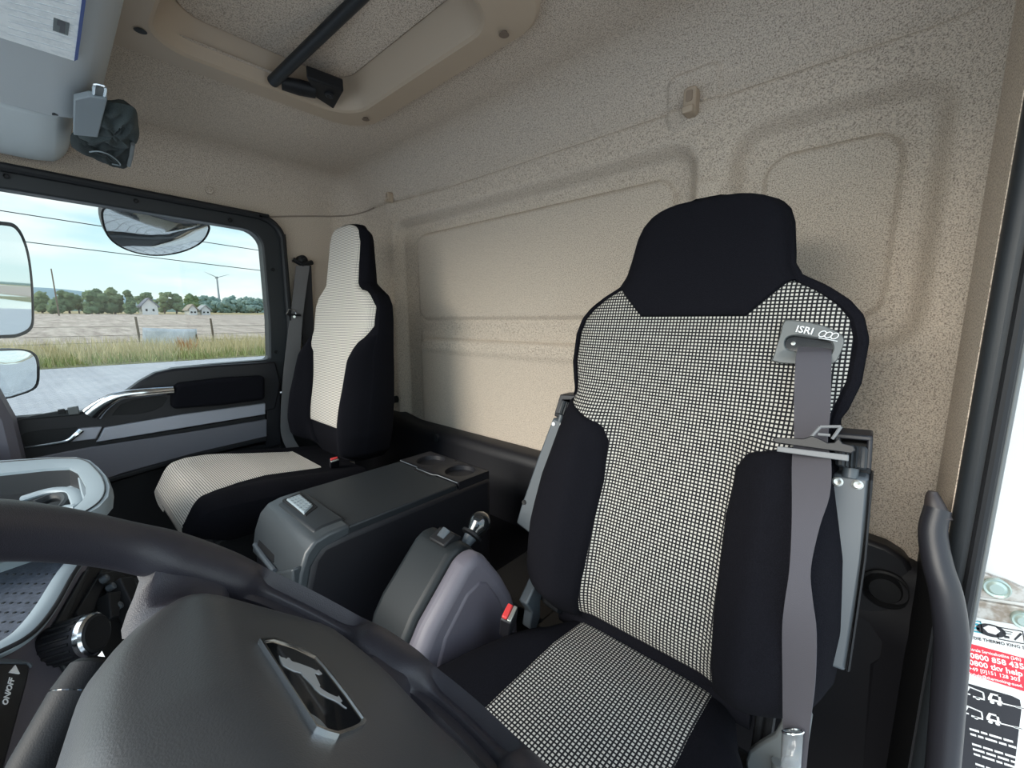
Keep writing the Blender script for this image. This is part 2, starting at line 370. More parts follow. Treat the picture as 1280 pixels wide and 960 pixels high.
# ------------------------------------------------------------------ round caps and clips on the lining
p = at(545, 548, 'y', 0.982)
o = obj('trim_plug', *lathe(p, (0, -1, 0), [(-0.01, 0.017), (0.003, 0.017), (0.005, 0.012), (0.004, 0.0)]), M_rubber); tag(o, 'round black plug on the black lower trim behind the centre box', 'plug')
p = at(489, 500, 'y', 1.0)
o = obj('trim_plug', *lathe(p, (0, -1, 0), [(-0.03, 0.016), (0.003, 0.016), (0.006, 0.010), (0.006, 0.0)]), M_black); tag(o, 'small black button on the beige rear wall beside the passenger seat', 'plug')
p = at(262, 238, 'x', X0+0.008)
o = obj('lining_button', *lathe(p, (1, 0, 0), [(-0.01, 0.013), (0.003, 0.013), (0.005, 0.009), (0.003, 0.006), (0.006, 0.0)]), M_head); tag(o, 'small beige round button on the lining above the passenger window', 'button')
def hook(px, py, sc, label):
    p = at(px, py, 'y', 1.015); t = thing('coat_hook', p, label, 'hook')
    x, y, z = p
    w_h, h_h = 0.0165*sc, 0.033*sc
    obj('hook', *prism_y(rrect(x-w_h, x+w_h, z-h_h, z+h_h, 0.010*sc), y-0.022*sc, y+0.012), M_tan, t, bevel=0.005*sc, seg=3)
    obj('hook_tip', *prism_y(rrect(x-w_h*.9, x+w_h*.9, z-h_h, z-h_h*.45, 0.006*sc), y-0.034*sc, y-0.018*sc), M_tan, t, bevel=0.004*sc, seg=3)
    obj('inlay', *prism_y(rrect(x-w_h*.5, x+w_h*.5, z-h_h*.1, z+h_h*.7, 0.004), y-0.0245*sc, y-0.02*sc), mat('hook_brown', (0.30, 0.23, 0.17), 0.5), t, bevel=0.001)
hook(865, 129, 0.85, 'beige plastic coat hook on the ceiling seam above the driver seat')
hook(487, 247, 0.62, 'smaller far coat hook on the ceiling seam above the passenger seat')

sp9 = [Vector(shell(q)) for q in ((X0, 0.66, .418), (X0, 0.74, .434), (X0, 0.84, .452), (X0, 0.93, .466), (X0, YR, .476), (X0+.10, YR, .486), (X0+.18, YR, .490))]
sp9 = [p+Vector((0.001, -0.001, 0)) for p in sp9]
struct(obj('trim_9', *tube(smooth_path(sp9, 6), 0.0032, 8), mat('seam_brown', (0.28, 0.23, 0.19), 0.9)))

# ------------------------------------------------------------------ roof hatch
t = thing('roof_hatch', (-0.88, 0.36, 0.6), 'tan framed roof hatch with a fabric covered panel in the ceiling', 'hatch')
oo = rrect(-1.315, -0.535, -0.02, 0.750, 0.105, 8); ii = rrect(-1.230, -0.632, 0.213, 0.670, 0.085, 8); up_ = rrect(-1.19, -0.665, 0.25, 0.63, 0.07, 8)
n_ = len(oo); V = []
oin = rrect(-1.308, -0.542, -0.013, 0.743, 0.100, 8); io = rrect(-1.238, -0.624, 0.206, 0.677, 0.09, 8)
rings = [(oo, 0.612), (oo, 0.600), (oin, 0.594), (io, 0.588), (ii, 0.592), (up_, 0.665), (up_, 0.70)]
for pl_, z in rings: V += [(p[0], p[1], z) for p in pl_]
obj('hatch_frame', V, grid_faces(n_, len(rings), True), M_tan, t, angle=25)
hp = rrect(-1.192, -0.663, 0.248, 0.632, 0.07, 8)
obj('hatch_panel', *prism_z(hp, 0.652, 0.68), M_head, t, bevel=0.004)
for i, (px, py) in enumerate(((175, 35), (457, 147), (630, 40))):
    p = at(px, py, 'z', 0.592)
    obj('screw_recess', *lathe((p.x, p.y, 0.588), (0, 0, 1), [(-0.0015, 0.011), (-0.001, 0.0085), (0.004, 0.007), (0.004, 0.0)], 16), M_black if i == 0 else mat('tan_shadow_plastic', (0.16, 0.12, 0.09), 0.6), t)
a = at(341, 102, 'z', 0.592); b = at(455, -8, 'z', 0.655); c_ = at(560, -115, 'z', 0.66)
obj('grab_bar', *tube([a, a.lerp(b, 0.5), b, c_], 0.0135, 18), M_slate, t)
a2 = at(352, 104, 'z', 0.592); b2 = at(394, 114, 'z', 0.592)
obj('latch_pivot', *tube([a2, a2.lerp(b2, 0.5), b2], [0.018, 0.022, 0.020], 14, flat=0.8), M_black, t)
kp = [at(383, 97, 'z', 0.592), at(430, 114, 'z', 0.592), at(417, 137, 'z', 0.584), at(394, 122, 'z', 0.588)]
Vk = [Vector(q) for q in kp]+[Vector(q)+Vector((0, 0, 0.03)) for q in kp]
obj('latch_plate', Vk, [(0, 1, 2, 3), (7, 6, 5, 4), (0, 4, 5, 1), (1, 5, 6, 2), (2, 6, 7, 3), (3, 7, 4, 0)], M_black, t, bevel=0.004)
q = at(412, 118, 'z', 0.588)
obj('latch_knob', *lathe(q, (0.1, -0.2, -1), [(-0.01, 0.012), (0.004, 0.011), (0.006, 0.007), (0.003, 0.0)], 16), M_rubber, t)
a = at(300, 70, 'z', 0.652); b = at(345, 88, 'z', 0.652)
obj('seal_strip', *tube([at(205, 22, 'z', 0.650), at(235, 42, 'z', 0.650), a, b, at(380, 97, 'z', 0.650)], [0.003, 0.003, 0.004, 0.006, 0.008], 8), M_black, t)
obj('seal_tab', *lathe(a, (0, 0, -1), [(-0.01, 0.010), (0.006, 0.010), (0.008, 0.006), (0.008, 0.0)], 12), M_black, t)

# ------------------------------------------------------------------ overhead console, sun visor card, plate, pouch
t = thing('overhead_console', (-0.9, 0.0, 0.45), 'blue-grey overhead storage console above the windshield', 'console')
zc = 0.45
def P2(px, py, z=zc): p = at(px, py, 'z', z); return (p.x, p.y)
pr1 = [(-0.42, 0.612), (-0.42, 0.50), (-0.1, 0.455), (0.06, 0.45), (0.10, 0.456), (0.128, 0.472), (0.145, 0.51), (0.15, 0.612)]
obj('near_bin', *prism_x(pr1, -1.44, -0.02), M_over, t, bevel=0.02, seg=4)
pr2 = [(-0.42, 0.612), (-0.42, 0.49), (-0.1, 0.458), (0.03, 0.455), (0.07, 0.460), (0.092, 0.474), (0.108, 0.51), (0.115, 0.612)]
obj('far_bin', *prism_x(pr2, -1.875, -1.448), M_over2, t, bevel=0.02, seg=4)
obj('bin_gap', *prism_x([(-0.40, 0.61), (-0.40, 0.51), (0.0, 0.475), (0.05, 0.485), (0.075, 0.61)], -1.455, -1.43), M_black, t)
obj('keyhole', *prism_z([(q[0], q[1]) for q in (P2(60, 141), P2(68, 141.5), P2(73, 145), P2(66, 144.5))], 0.4505, 0.4555), M_black, t)
# information card held on the console
t = thing('visor_card', (-0.95, 0.0, 0.447), 'white printed information card held under the blue-grey overhead console', 'card')
cp = [P2(-60, 20, .446), P2(0, 45, .446), P2(92, 74, .446), P2(96, 70, .446), P2(103, 0, .446), P2(106, -60, .446), P2(-60, -60, .446)]
obj('card', *prism_z(cp, 0.4435, 0.4475), mat('printed_card', (0.88, 0.91, 0.90), 0.4, speck=(0.68, 0.72, 0.73), sscale=60, slo=0.3, shi=0.55), t)
bl = [P2(92.5, 75, .4445), P2(97, 73, .4445), P2(107, 0, .4445), P2(109, -60, .4445), P2(104, -60, .4445), P2(102, 0, .4445)]
obj('blue_edge', *prism_z(bl, 0.4425, 0.4465), mat('blue_edge', (0.03, 0.06, 0.22), 0.5), t)
ln = []
for k in range(9):
    y0 = -20+8*k; q = [P2(10, y0-2, .443), P2(98-1.2*k, y0+20, .443), P2(98-1.2*k, y0+20.8, .443), P2(10, y0-1.2, .443)]
    ln.append(prism_z(q, 0.4431, 0.4436))
obj('ruled_lines', *merge(*ln), mat('faint_ink', (0.62, 0.67, 0.69), 0.6), t)['kind'] = 'stuff'
obj('window_print', *prism_z([P2(67, 22, .443), P2(87, 29, .443), P2(85, 44.5, .443), P2(66, 38, .443)], 0.4428, 0.4434), mat('grey_ink', (0.12, 0.14, 0.14), 0.5), t)
obj('emblem_print', *prism_z([P2(72, 25, .4425), P2(82, 28, .4425), P2(81, 42, .4425), P2(74, 40, .4425), P2(75, 33, .4425), P2(71, 31, .4425)], 0.4424, 0.4429), M_stblk, t)
# plate and clip at the end of the console
t = thing('mounting_plate', at(115, 145, 'z', 0.43), 'light grey mounting plate with wire clip at the end of the overhead console', 'plate')
pp = [at(x, y, 'z', z) for x, y, z in ((112, 121, 0.435), (134.5, 125, 0.435), (128, 150, 0.43), (122.5, 172, 0.425), (92, 169, 0.425), (93, 125, 0.435))]
Vp = [Vector(p) for p in pp]+[Vector(p)+Vector((0, 0, 0.012)) for p in pp]; n_ = len(pp)
obj('plate', Vp, [tuple(range(n_)), tuple(range(2*n_-1, n_-1, -1))]+[(i, n_+i, n_+(i+1) % n_, (i+1) % n_) for i in range(n_)], M_blue, t, bevel=0.002)
cl_ = [at(117, 120, 'z', 0.44), at(118, 106.5, 'z', 0.44), at(128, 107, 'z', 0.44), at(131.5, 110, 'z', 0.44), at(130, 121, 'z', 0.44)]
obj('clip', *tube(smooth_path(cl_, 5), 0.0028, 8), M_chrome, t)
obj('clip_plate', *merge(([cl_[0], cl_[1], cl_[3], cl_[4], cl_[0]+Vector((0, 0, .004)), cl_[1]+Vector((0, 0, .004)), cl_[3]+Vector((0, 0, .004)), cl_[4]+Vector((0, 0, .004))], box((0, 0, 0), (1, 1, 1))[1])), M_frame, t)
# cloth pouch: a lumpy pillow
t = thing('cloth_pouch', at(140, 170, 'z', 0.44), 'crumpled dark grey cloth pouch tucked behind the overhead console', 'pouch')
def pillow(outline, z0, th, m, name, parent, nr=8, crease=0.0):
    pts = [at(x, y, 'z', z0) for x, y in outline]; pts = smooth_path(pts, 4, True); c = sum(pts, Vector())/len(pts); n_ = len(pts)
    V = []; 
    for sgn in (-1, 1):
        for k in range(nr+1):
            s = k/nr
            for i, p in enumerate(pts):
                q = c.lerp(p, s); h = th*math.sqrt(max(0, 1-s**3)); w = crease*math.sin(9*s+3*math.sin(i*0.4))*(1-s)*s*4
                V.append(q+Vector((0, 0, sgn*h+w)))
    F = grid_faces(n_, nr+1, True); k0 = len(V)//2; F2 = [tuple(i+k0 for i in f) for f in F]
    obj(name, V, F+F2, m, parent, angle=75)
pillow([(122, 131), (140, 128), (158, 131), (170, 137), (173, 155), (174, 170), (169, 178), (150, 180), (128, 174), (105, 176), (92, 168), (108, 140)], 0.452, 0.022, M_pouch, 'upper_flap', t, crease=0.006)
pillow([(90, 166), (110, 172), (128, 170), (150, 178), (168, 177), (164, 195), (161, 208), (150, 207), (132, 203), (108, 190), (90, 184)], 0.448, 0.016, mat('dark_lining_cloth', (0.018, 0.026, 0.026), 0.85, bump=0.4, bscale=150), 'lower_pocket', t, crease=0.005)
obj('piping', *tube(smooth_path([at(112, 190, 'z', 0.430), at(122, 189, 'z', 0.428), at(136, 193, 'z', 0.428), at(147, 201, 'z', 0.428), at(150, 206.5, 'z', 0.43), at(140, 205, 'z', 0.43)], 5), 0.0016, 6), M_lblue, t)
obj('edge_tape', *tube([at(166, 180, 'z', 0.432), at(164, 195, 'z', 0.430), at(161, 207, 'z', 0.430)], 0.0045, 8), M_frame, t)

# ------------------------------------------------------------------ passenger door: window, frame, panels
XD = -1.86
def D(px, py, x=XD): p = at(px, py, 'x', x); return (p.y, p.z)
w1 = thing('window_1', (-1.89, 0.2, 0.1), '', ''); del w1['label'], w1['category']; struct(w1)
# outline (y, z) of the opening: straight top, round rear top corner, straight rear edge, swept lower edge
inn = [(-0.72, 0.385), (0.50, 0.352)]
for k in range(7):
    a_ = math.radians(88-88*k/6); inn.append((0.545+0.065*math.cos(a_), 0.285+0.065*math.sin(a_)))
inn += [(0.608, 0.0), (0.598, -0.150), (0.585, -0.160), (0.40, -0.163), (0.285, -0.168), (0.19, -0.208), (0.10, -0.275), (0.04, -0.297), (-0.12, -0.30), (-0.72, -0.305)]
outr = [(-0.76, 0.445), (0.52, 0.408)]
for k in range(7):
    a_ = math.radians(88-88*k/6); outr.append((0.60+0.085*math.cos(a_), 0.318+0.085*math.sin(a_)))
outr += [(0.683, 0.0), (0.672, -0.20), (0.66, -0.30), (0.42, -0.30), (0.30, -0.30), (0.20, -0.33), (0.12, -0.37), (0.05, -0.39), (-0.12, -0.39), (-0.76, -0.39)]
V, F = ringprism(outr, inn, lambda p: (-1.872, p[0], p[1]), lambda p: (-1.93, p[0], p[1]))
obj('window_frame', V, F, M_slate, w1, bevel=0.006)
out2 = [(y+0.012*(1 if y > 0.5 else 0), z+0.012) for y, z in outr[:10]]; in2 = [(y-0.012*(1 if y > 0.5 else 0), z-0.014) for y, z in outr[:10]]
ss = smooth_path([Vector((-1.866, (a[0]+b[0])/2, (a[1]+b[1])/2)) for a, b in zip(out2, in2)], 3)+[Vector((-1.866, 0.672, -0.2)), Vector((-1.866, 0.66, -0.5))]
obj('door_seal', *tube(ss, 0.013, 10, up=(1, 0, 0)), M_rubber, w1)
gi = [(-1.905, y, z) for y, z in inn]
obj('window_glass', gi+[(-1.909, y, z) for _, y, z in gi], [tuple(range(len(gi))), tuple(range(2*len(gi)-1, len(gi)-1, -1))], M_glass, w1, smooth=False)
for px, py in ((8, 220), (170, 251), (288, 275), (341, 337), (345, 440)):
    p = at(px, py, 'x', -1.870)
    obj('screw', *lathe(p, (1, 0, 0), [(-0.004, 0.008), (0.002, 0.008), (0.002, 0.006), (-0.001, 0.004), (-0.001, 0.0)], 12), M_black, w1)

t = thing('door_1', (-1.88, 0.2, -0.6), '', ''); del t['label'], t['category']; struct(t)
def dprism(name, pts, x0, x1, m, par=t, bevel=0.005, seg=2):
    q = [D(x, y, x1) if len(p_) == 2 else p_ for p_ in pts for x, y in [p_[:2]]]
    return obj(name, *prism_x(q, x0, x1), m, par, bevel=bevel, seg=seg)
# sill moulding under the window
dprism('sill_panel', [(345, 452), (270, 456.5), (217, 461), (195, 466), (175, 477), (150, 496), (135, 508), (110, 514), (60, 519), (12, 523), (5, 545), (12, 570), (35, 590), (140, 556), (345, 512), (352, 480)], -1.90, -1.848, M_softblk, bevel=0.008)
dprism('armrest_pad', [(332, 470), (280, 473), (222, 480), (216, 495), (216, 512), (280, 507), (332, 500)], -1.86, -1.805, M_cloth, bevel=0.014, seg=4)
dprism('silver_strip', [(332, 504), (230, 518), (130, 535), (124, 547), (120, 553), (230, 535), (332, 518)], -1.86, -1.838, M_silver, bevel=0.003)
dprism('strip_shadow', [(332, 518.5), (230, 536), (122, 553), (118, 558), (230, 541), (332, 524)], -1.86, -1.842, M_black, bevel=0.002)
dprism('lower_panel', [(334, 524), (230, 541), (118, 558), (40, 573), (30, 590), (60, 640), (150, 593), (240, 568), (334, 546)], -1.90, -1.842, M_doorp, bevel=0.004)
dprism('pocket_lip', [(334, 546), (240, 568), (140, 597), (100, 612), (102, 617), (142, 602), (242, 573), (334, 551)], -1.90, -1.828, M_black, bevel=0.003)
dprism('door_base', [(350, 551), (240, 573), (100, 615), (20, 650), (20, 900), (350, 760)], -1.91, -1.862, M_black, bevel=0.003)
dprism('rear_panel', [(350, 470), (333, 470), (333, 560), (352, 556)], -1.90, -1.850, M_softblk, bevel=0.004)
add_box('door_core', (-1.93, -0.75, ZB), (-1.895, 0.70, -0.31), M_black, t, 0.0)
add_box('rear_post', (-1.925, 0.60, ZB), (-1.86, 0.80, -0.44), M_black, t, 0.004)
# pull handle: chrome arch from the sill to the armrest
hp_ = smooth_path([at(116, 517, 'x', -1.835), at(126, 508, 'x', -1.822), at(140, 499, 'x', -1.808), at(156, 493.5, 'x', -1.80), at(185, 490.5, 'x', -1.80), at(216, 488, 'x', -1.815)], 5)
rr_ = [0.027-0.013*min(1, i/14) for i in range(len(hp_))]
obj('pull_handle', *tube(hp_, rr_, 12, up=(1, 0, 0), flat=0.8), M_chrome, t)
dprism('handle_recess', [(140, 519), (150, 506), (165, 500), (200, 495), (210, 497), (203, 508), (190, 514), (170, 518)], -1.86, -1.8465, M_black, bevel=0.001)
# inner door opener
dprism('opener_recess', [(23, 546), (30, 541), (60, 537), (96, 534), (98, 540), (88, 549), (60, 554), (32, 558)], -1.86, -1.8462, M_black, bevel=0.001)
oh = smooth_path([at(31, 559.5, 'x', -1.838), at(60, 555.5, 'x', -1.832), at(84, 551, 'x', -1.83), at(94, 544, 'x', -1.83), at(101, 538, 'x', -1.835)], 5)
obj('opener', *tube(oh, [0.003+0.0003*i for i in range(len(oh))], 10, up=(1, 0, 0)), M_chrome, t)
dprism('opener_end', [(100, 536), (128, 533.5), (120, 549), (84, 553), (92, 548)], -1.86, -1.834, M_silver, bevel=0.003)
dprism('switch_plate', [(20, 526), (40, 520), (96, 510.5), (99, 519), (60, 522)], -1.86, -1.844, M_slate, bevel=0.002)
dprism('window_switch', [(72, 513), (81, 511.5), (82, 517), (73, 518)], -1.86, -1.840, M_black, bevel=0.001)
dprism('lock_button', [(84, 510.5), (98, 508), (100, 517.5), (86, 519)], -1.86, -1.840, M_frame, bevel=0.002)
# front pillar stub at the left edge
struct(obj('trim_3', *tube([at(-420, 60, 'x', -1.84), at(-230, 250, 'x', -1.83), at(-80, 420, 'x', -1.81), at(-30, 480, 'x', -1.80), at(-4, 525, 'x', -1.80), at(12, 590, 'x', -1.80), at(15, 700, 'x', -1.80)], 0.035, 10, up=(1, 0, 0)), M_mid))

# ------------------------------------------------------------------ driver-side door pillar, seal, white panel with stickers
def band(name, xa, xb, ya, yb, z0, z1, m, bevel, n=1):
    return struct(obj(name, *box((xa, ya, z0), (xb, yb, z1)), m, bevel=bevel))
pil = thing('trim_4', (0.11, 0.73, 0.0), '', ''); del pil['label'], pil['category']; struct(pil)
obj('jamb', *box((0.088, 0.715, ZB), (0.1195, 0.84, 0.52)), M_slate, pil, bevel=0.012, seg=4)
obj('jamb_seal', *tube([(0.1105, 0.713, ZB), (0.1105, 0.713, -0.2), (0.1105, 0.713, 0.48)], 0.006, 10, up=(1, 0, 0)), M_rubber, pil)
obj('jamb_lip', *tube([(0.1175, 0.715, ZB), (0.1175, 0.715, -0.2), (0.1175, 0.715, 0.48)], 0.003, 8, up=(1, 0, 0)), M_frame, pil)

side = struct(obj('trim_6', *box((0.088, 0.84, ZB), (0.118, 1.02, -0.36)), M_black, bevel=0.006))
struct(obj('trim_8', *box((0.0865, 0.722, ZB), (0.089, 0.90, -0.362)), M_black))
side2 = struct(obj('trim_7', *box((0.0870, 0.732, -0.36), (0.0890, 0.90, 0.50)), M_head))
# grab handle on the pillar
t = thing('grab_handle', (0.09, 0.70, -0.6), 'curved black grab handle on the pillar beside the driver seat', 'handle')
gp = smooth_path([at(1172, 636, 'y', 0.70), at(1166, 665, 'y', 0.69), at(1172, 705, 'y', 0.675), at(1183, 745, 'y', 0.665), at(1189, 800, 'y', 0.66), at(1186, 860, 'y', 0.66), at(1178, 960, 'y', 0.66), at(1168, 1050, 'y', 0.66)], 6)
M_grab = mat('grab_rubber', (0.015, 0.015, 0.019), 0.4, spec=0.4, bump=0.1, bscale=1100)
obj('bar', *tube(gp, [0.0125+0.0025*min(1, i/20) for i in range(len(gp))], 18, up=(0, 1, 0)), M_grab, t)
ec = smooth_path([at(1171, 648, 'y', 0.698), at(1170, 640, 'y', 0.70), at(1168, 630, 'y', 0.702), at(1166, 620, 'y', 0.705), at(1166, 614, 'y', 0.706)], 4)
obj('end_cap', *tube(ec, [0.0140-0.0006*i for i in range(len(ec))], 14, up=(0, 1, 0)), mat('brown_black_plastic', (0.028, 0.022, 0.022), 0.5), t)

# white painted body side beyond the pillar, seen through the open door
wn = Vector((0.0, -1.0, 0.0)); WP = Vector((0.2, 0.95, 0))
def WW(px, py, off=0.0): return atp(px, py, WP+wn*off, wn)
struct(obj('wall_body', *box((0.135, 0.95, -1.6), (0.9, 1.0, 0.9)), M_white, bevel=0.01))
def wpoly(name, pts, o0, o1, m, par, bevel=0.0):
    A = [WW(x, y, o1) for x, y in pts]; B = [p-wn*(o1-o0) for p in A]; n_ = len(A)
    return obj(name, A+B, [tuple(range(n_)), tuple(range(2*n_-1, n_-1, -1))]+[(i, (i+1) % n_, n_+(i+1) % n_, n_+i) for i in range(n_)], m, par, bevel=bevel)
t = thing('striker_bracket', WW(1250, 740), 'dirty zinc bracket with round bolts on the white body side', 'bracket')
wpoly('upper_plate', [(1215, 716), (1232, 718), (1262, 728), (1292, 742), (1292, 756), (1262, 752), (1210, 745)], 0.0, 0.010, M_dirty, t, 0.002)
wpoly('lower_plate', [(1208, 748), (1230, 752), (1262, 757), (1292, 762), (1292, 786), (1262, 780), (1232, 775), (1205, 768)], 0.0, 0.007, M_dirty, t, 0.002)
for px, py, r in ((1245.5, 734.5, 0.0155), (1279, 775, 0.013)):
    q = WW(px, py, 0.010)
    obj('bolt', *lathe(q, wn, [(-0.004, r), (0.003, r), (0.0045, r*0.9), (0.0035, r*0.72), (0.006, r*0.5), (0.006, 0.0)], 20), mat('green_zinc', (0.42, 0.52, 0.48), 0.35, metal=0.6), t)
# stickers; X runs along the text, Y is up, both on the white panel
wx = (WW(1275, 812)-WW(1215, 800)); wx = wx.normalized(); wy = (wn.cross(wx)).normalized()
if wy.z < 0: wy = -wy
sk_ = [(1205, 765), (1300, 800)]
t = thing('safety_sticker', WW(1245, 790), 'white sticker with goggles and read-manual pictograms under the zinc bracket', 'sticker')
wpoly('sheet', [(1205, 772), (1292, 791), (1292, 806), (1200, 783)], 0.0, 0.0012, M_stwht, t)
def pict(name, cpx, w, h, parts, par, m=M_stblk, off=0.0016):
    O = WW(*cpx, off); obs = []
    for poly in parts: 
        A = [O+wx*(x*w)+wy*(y*h) for x, y in poly]; B = [p+wn*0.0006 for p in A]; n_ = len(A)
        obs.append((A+B, [tuple(range(n_)), tuple(range(2*n_-1, n_-1, -1))]+[(i, (i+1) % n_, n_+(i+1) % n_, n_+i) for i in range(n_)]))
    return obj(name, *merge(*obs), m, par, smooth=False)
circ = [(math.cos(2*PI*k/20), math.sin(2*PI*k/20)) for k in range(20)]
pict('goggles_disc', (1238.5, 788), 0.016, 0.0105, [circ], t)
pict('goggles_face', (1239.5, 787.5), 0.009, 0.007, [[(-1, 0.2), (-0.3, 1), (0.5, 0.9), (1, 0.1), (0.4, -0.9), (-0.5, -0.7)]], t, M_print, 0.0024)
def frame_parts(x0, x1, y0, y1, e): return [[(x0, y0), (x1, y0), (x1, y0+e), (x0, y0+e)], [(x0, y1-e), (x1, y1-e), (x1, y1), (x0, y1)], [(x0, y0), (x0+e, y0), (x0+e, y1), (x0, y1)], [(x1-e, y0), (x1, y0), (x1, y1), (x1-e, y1)]]
pict('manual_frame', (1263, 794), 0.014, 0.014, frame_parts(-1, 1, -0.75, 0.75, 0.09)+[[(-0.6, 0.35), (0.2, 0.35), (0.2, 0.42), (-0.6, 0.42)], [(-0.6, 0.1), (0.1, 0.1), (0.1, 0.17), (-0.6, 0.17)], [(-0.5, -0.4), (-0.1, -0.4), (-0.1, -0.15), (-0.5, -0.15)], [(0.3, -0.5), (0.9, 0.4), (0.75, 0.5), (0.2, -0.4)]], t)
pict('blue_mark', (1220.5, 783), 0.006, 0.010, frame_parts(-1, 1, -1, 1, 0.2)+[[(-0.5, -0.5), (0.5, -0.5), (0.5, -0.1), (-0.5, -0.1)], [(-0.5, 0.2), (0.5, 0.2), (0.5, 0.5), (-0.5, 0.5)]], t, mat('cyan_ink', (0.05, 0.35, 0.45), 0.5))
def wtext(s, px, py, size, par, m, bold=0.0, off=0.0018, name='lettering', sx=0.6):
    V, F = text_mesh(s, size, 0.0002, bold)
    return obj(name, *place(([(v[0]*sx, v[1], v[2]) for v in V], F), WW(px, py, off), wx, wy, wn), m, par, smooth=False)
t = thing('hotline_sticker', WW(1245, 830), 'red service hotline sticker with white phone numbers on the white body side', 'sticker')
wpoly('red_sheet', [(1200, 801), (1292, 826), (1292, 868), (1200, 839)], 0.0, 0.0012, M_stred, t)
wpoly('white_sheet', [(1198, 784), (1292, 806), (1292, 826), (1198, 801)], 0.0, 0.0010, M_stwht, t)
wtext('DIE THERMO KING SÜD', 1217, 799, 0.0068, t, M_stblk, 0.0001, sx=0.85)
wtext('Zentrale Servicehotline (24h)', 1206, 811.5, 0.0072, t, M_print, 0.0001, sx=0.7)
wtext('0800 858 435', 1213, 822, 0.0125, t, M_print, 0.0003, sx=0.82)
wtext('0800 tkv help', 1212, 830.5, 0.0125, t, M_print, 0.0003, sx=0.82)
wtext('+49 [0]151 128 303', 1211, 837, 0.0085, t, M_print, 0.0001, sx=0.8)
wtext('tkvhelp@thermoking-sued.', 1210, 843, 0.0066, t, M_print, 0.0001, sx=0.8)
t = thing('towing_sticker', WW(1240, 920), 'black towing instruction sticker with white crane and truck line drawings', 'sticker')
wpoly('black_sheet', [(1198, 851), (1265, 870), (1275, 875), (1277, 886), (1265, 985), (1170, 960)], 0.0, 0.0012, M_stblk, t)
wpoly('white_edge', [(1196, 846), (1280, 868), (1284, 886), (1270, 995), (1166, 970)], 0.0, 0.0008, M_stwht, t)
crane = [[(-1, -.3), (-.6, -.3), (-.6, -.18), (-1, -.18)], [(-.85, -.2), (-.65, .55), (-.55, .5), (-.75, -.2)], [(-.62, .6), (.0, .35), (.0, .25), (-.62, .48)], [(-.05, .3), (.02, .3), (.02, -.25), (-.05, -.25)], [(-.5, -.45), (.0, -.45), (.0, -.3), (-.5, -.3)], [(.15, -.1), (.3, .45), (.7, .45), (.7, .3), (.38, .3), (.3, -.1)], [(.6, -.1), (.7, -.1), (.7, .45), (.6, .45)], [(.15, -.3), (.75, -.3), (.75, -.12), (.15, -.12)], [(.7, -.35), (1.6, -.28), (1.6, -.2), (.7, -.25)], [(1.25, -.2), (1.6, -.14), (1.6, -.35), (1.25, -.35)]]
wheels = [[(cx+.1*math.cos(2*PI*k/10), -.45+.14*math.sin(2*PI*k/10)) for k in range(10)] for cx in (-.85, -.3, .3, .6)]
for k, (px, py) in enumerate(((1230, 869.5), (1228, 894))): pict('truck_drawing', (px, py), 0.026, 0.017, crane+wheels, t, M_print)
bars = []; random.seed(3)
O = WW(1212, 912, 0.0016)
for k in range(11):
    if k in (2, 6): continue
    x = 0.0
    y = -0.0085*k
    for w_ in range(random.randint(4, 6)):
        ww = random.uniform(0.006, 0.014); A = [O+wx*x+wy*y, O+wx*(x+ww)+wy*y, O+wx*(x+ww)+wy*(y+0.0032), O+wx*x+wy*(y+0.0032)]
        bars.append((A+[p+wn*0.0006 for p in A], box((0, 0, 0), (1, 1, 1))[1])); x += ww+0.002
        if x > 0.052: break
b_ = obj('small_print', *merge(*bars), M_print, t, smooth=False); b_['kind'] = 'stuff'

# ------------------------------------------------------------------ seats
def make_backrest(par, cx, a, b, wtab, bump, T, zb, zt, zbump, i0=0.085, i1=0.155):
    """front surface y = a + b z, half widths from wtab; returns the surface function"""
    def w(z): return lerpt(wtab, z)
    def Sf(x, z):
        q = min(1.0, abs(x)/max(w(z), 1e-4)); bz = float(smstep(zbump+0.05, zbump-0.06, z)*smstep(zb-0.02, zb+0.07, z)*0.999)
        bul = bump*bz*float(smstep(i0, i1, abs(x)))*(1-0.9*q**9)
        edge = 0.028*q**10
        lum = 0.012*math.exp(-((z-zb-0.16)/0.12)**2)
        return a+b*z-bul+edge-lum+0.02*float(smstep(zb+0.08, zb-0.02, z))
    zr = list(np.linspace(zb, zt, 130)); nx = 96; V = []
    us = np.sin(np.linspace(-PI/2, PI/2, nx))
    for z in zr:
        for u in us: V.append((cx+u*w(z), Sf(u*w(z), z)+0.003, z))
        for u in us[::-1][1:-1]:
            th = lerpt(T, z); V.append((cx+u*w(z), a+b*z+th-0.035*abs(u)**6, z))
    nn = 2*nx-2; F = grid_faces(nn, len(zr), True)+[tuple(range(nn))[::-1], tuple((len(zr)-1)*nn+k for k in range(nn))]
    obj('backrest', V, F, M_cloth, par, angle=70)
    return w, Sf
def seat_panel(name, par, cx, Sf, rows, m, off=0.004, nu=36, puff=0.003):
    """rows: (z, xl, xr) relative to the seat centre; a raised cover panel on the surface"""
    V, U = [], []
    n = len(rows)
    for j, (z, xl, xr) in enumerate(rows):
        for i in range(nu):
            u = i/(nu-1); x = xl+(xr-xl)*u
            e = min(1.0, min(u, 1-u)*(xr-xl)/0.012, min(j, n-1-j)*abs(rows[1][0]-rows[0][0])/0.012)
            V.append((cx+x, Sf(x, z)-(off+puff)*math.sqrt(max(0, e*(2-e)))+0.002, z)); U.append((x+0.4, z*1.035+2))
    return obj(name, V, grid_faces(nu, n), m, par, uvs=U)
def zrows(z0, z1, n, fl, fr): return [(z, fl(z), fr(z)) for z in np.linspace(z0, z1, n)]

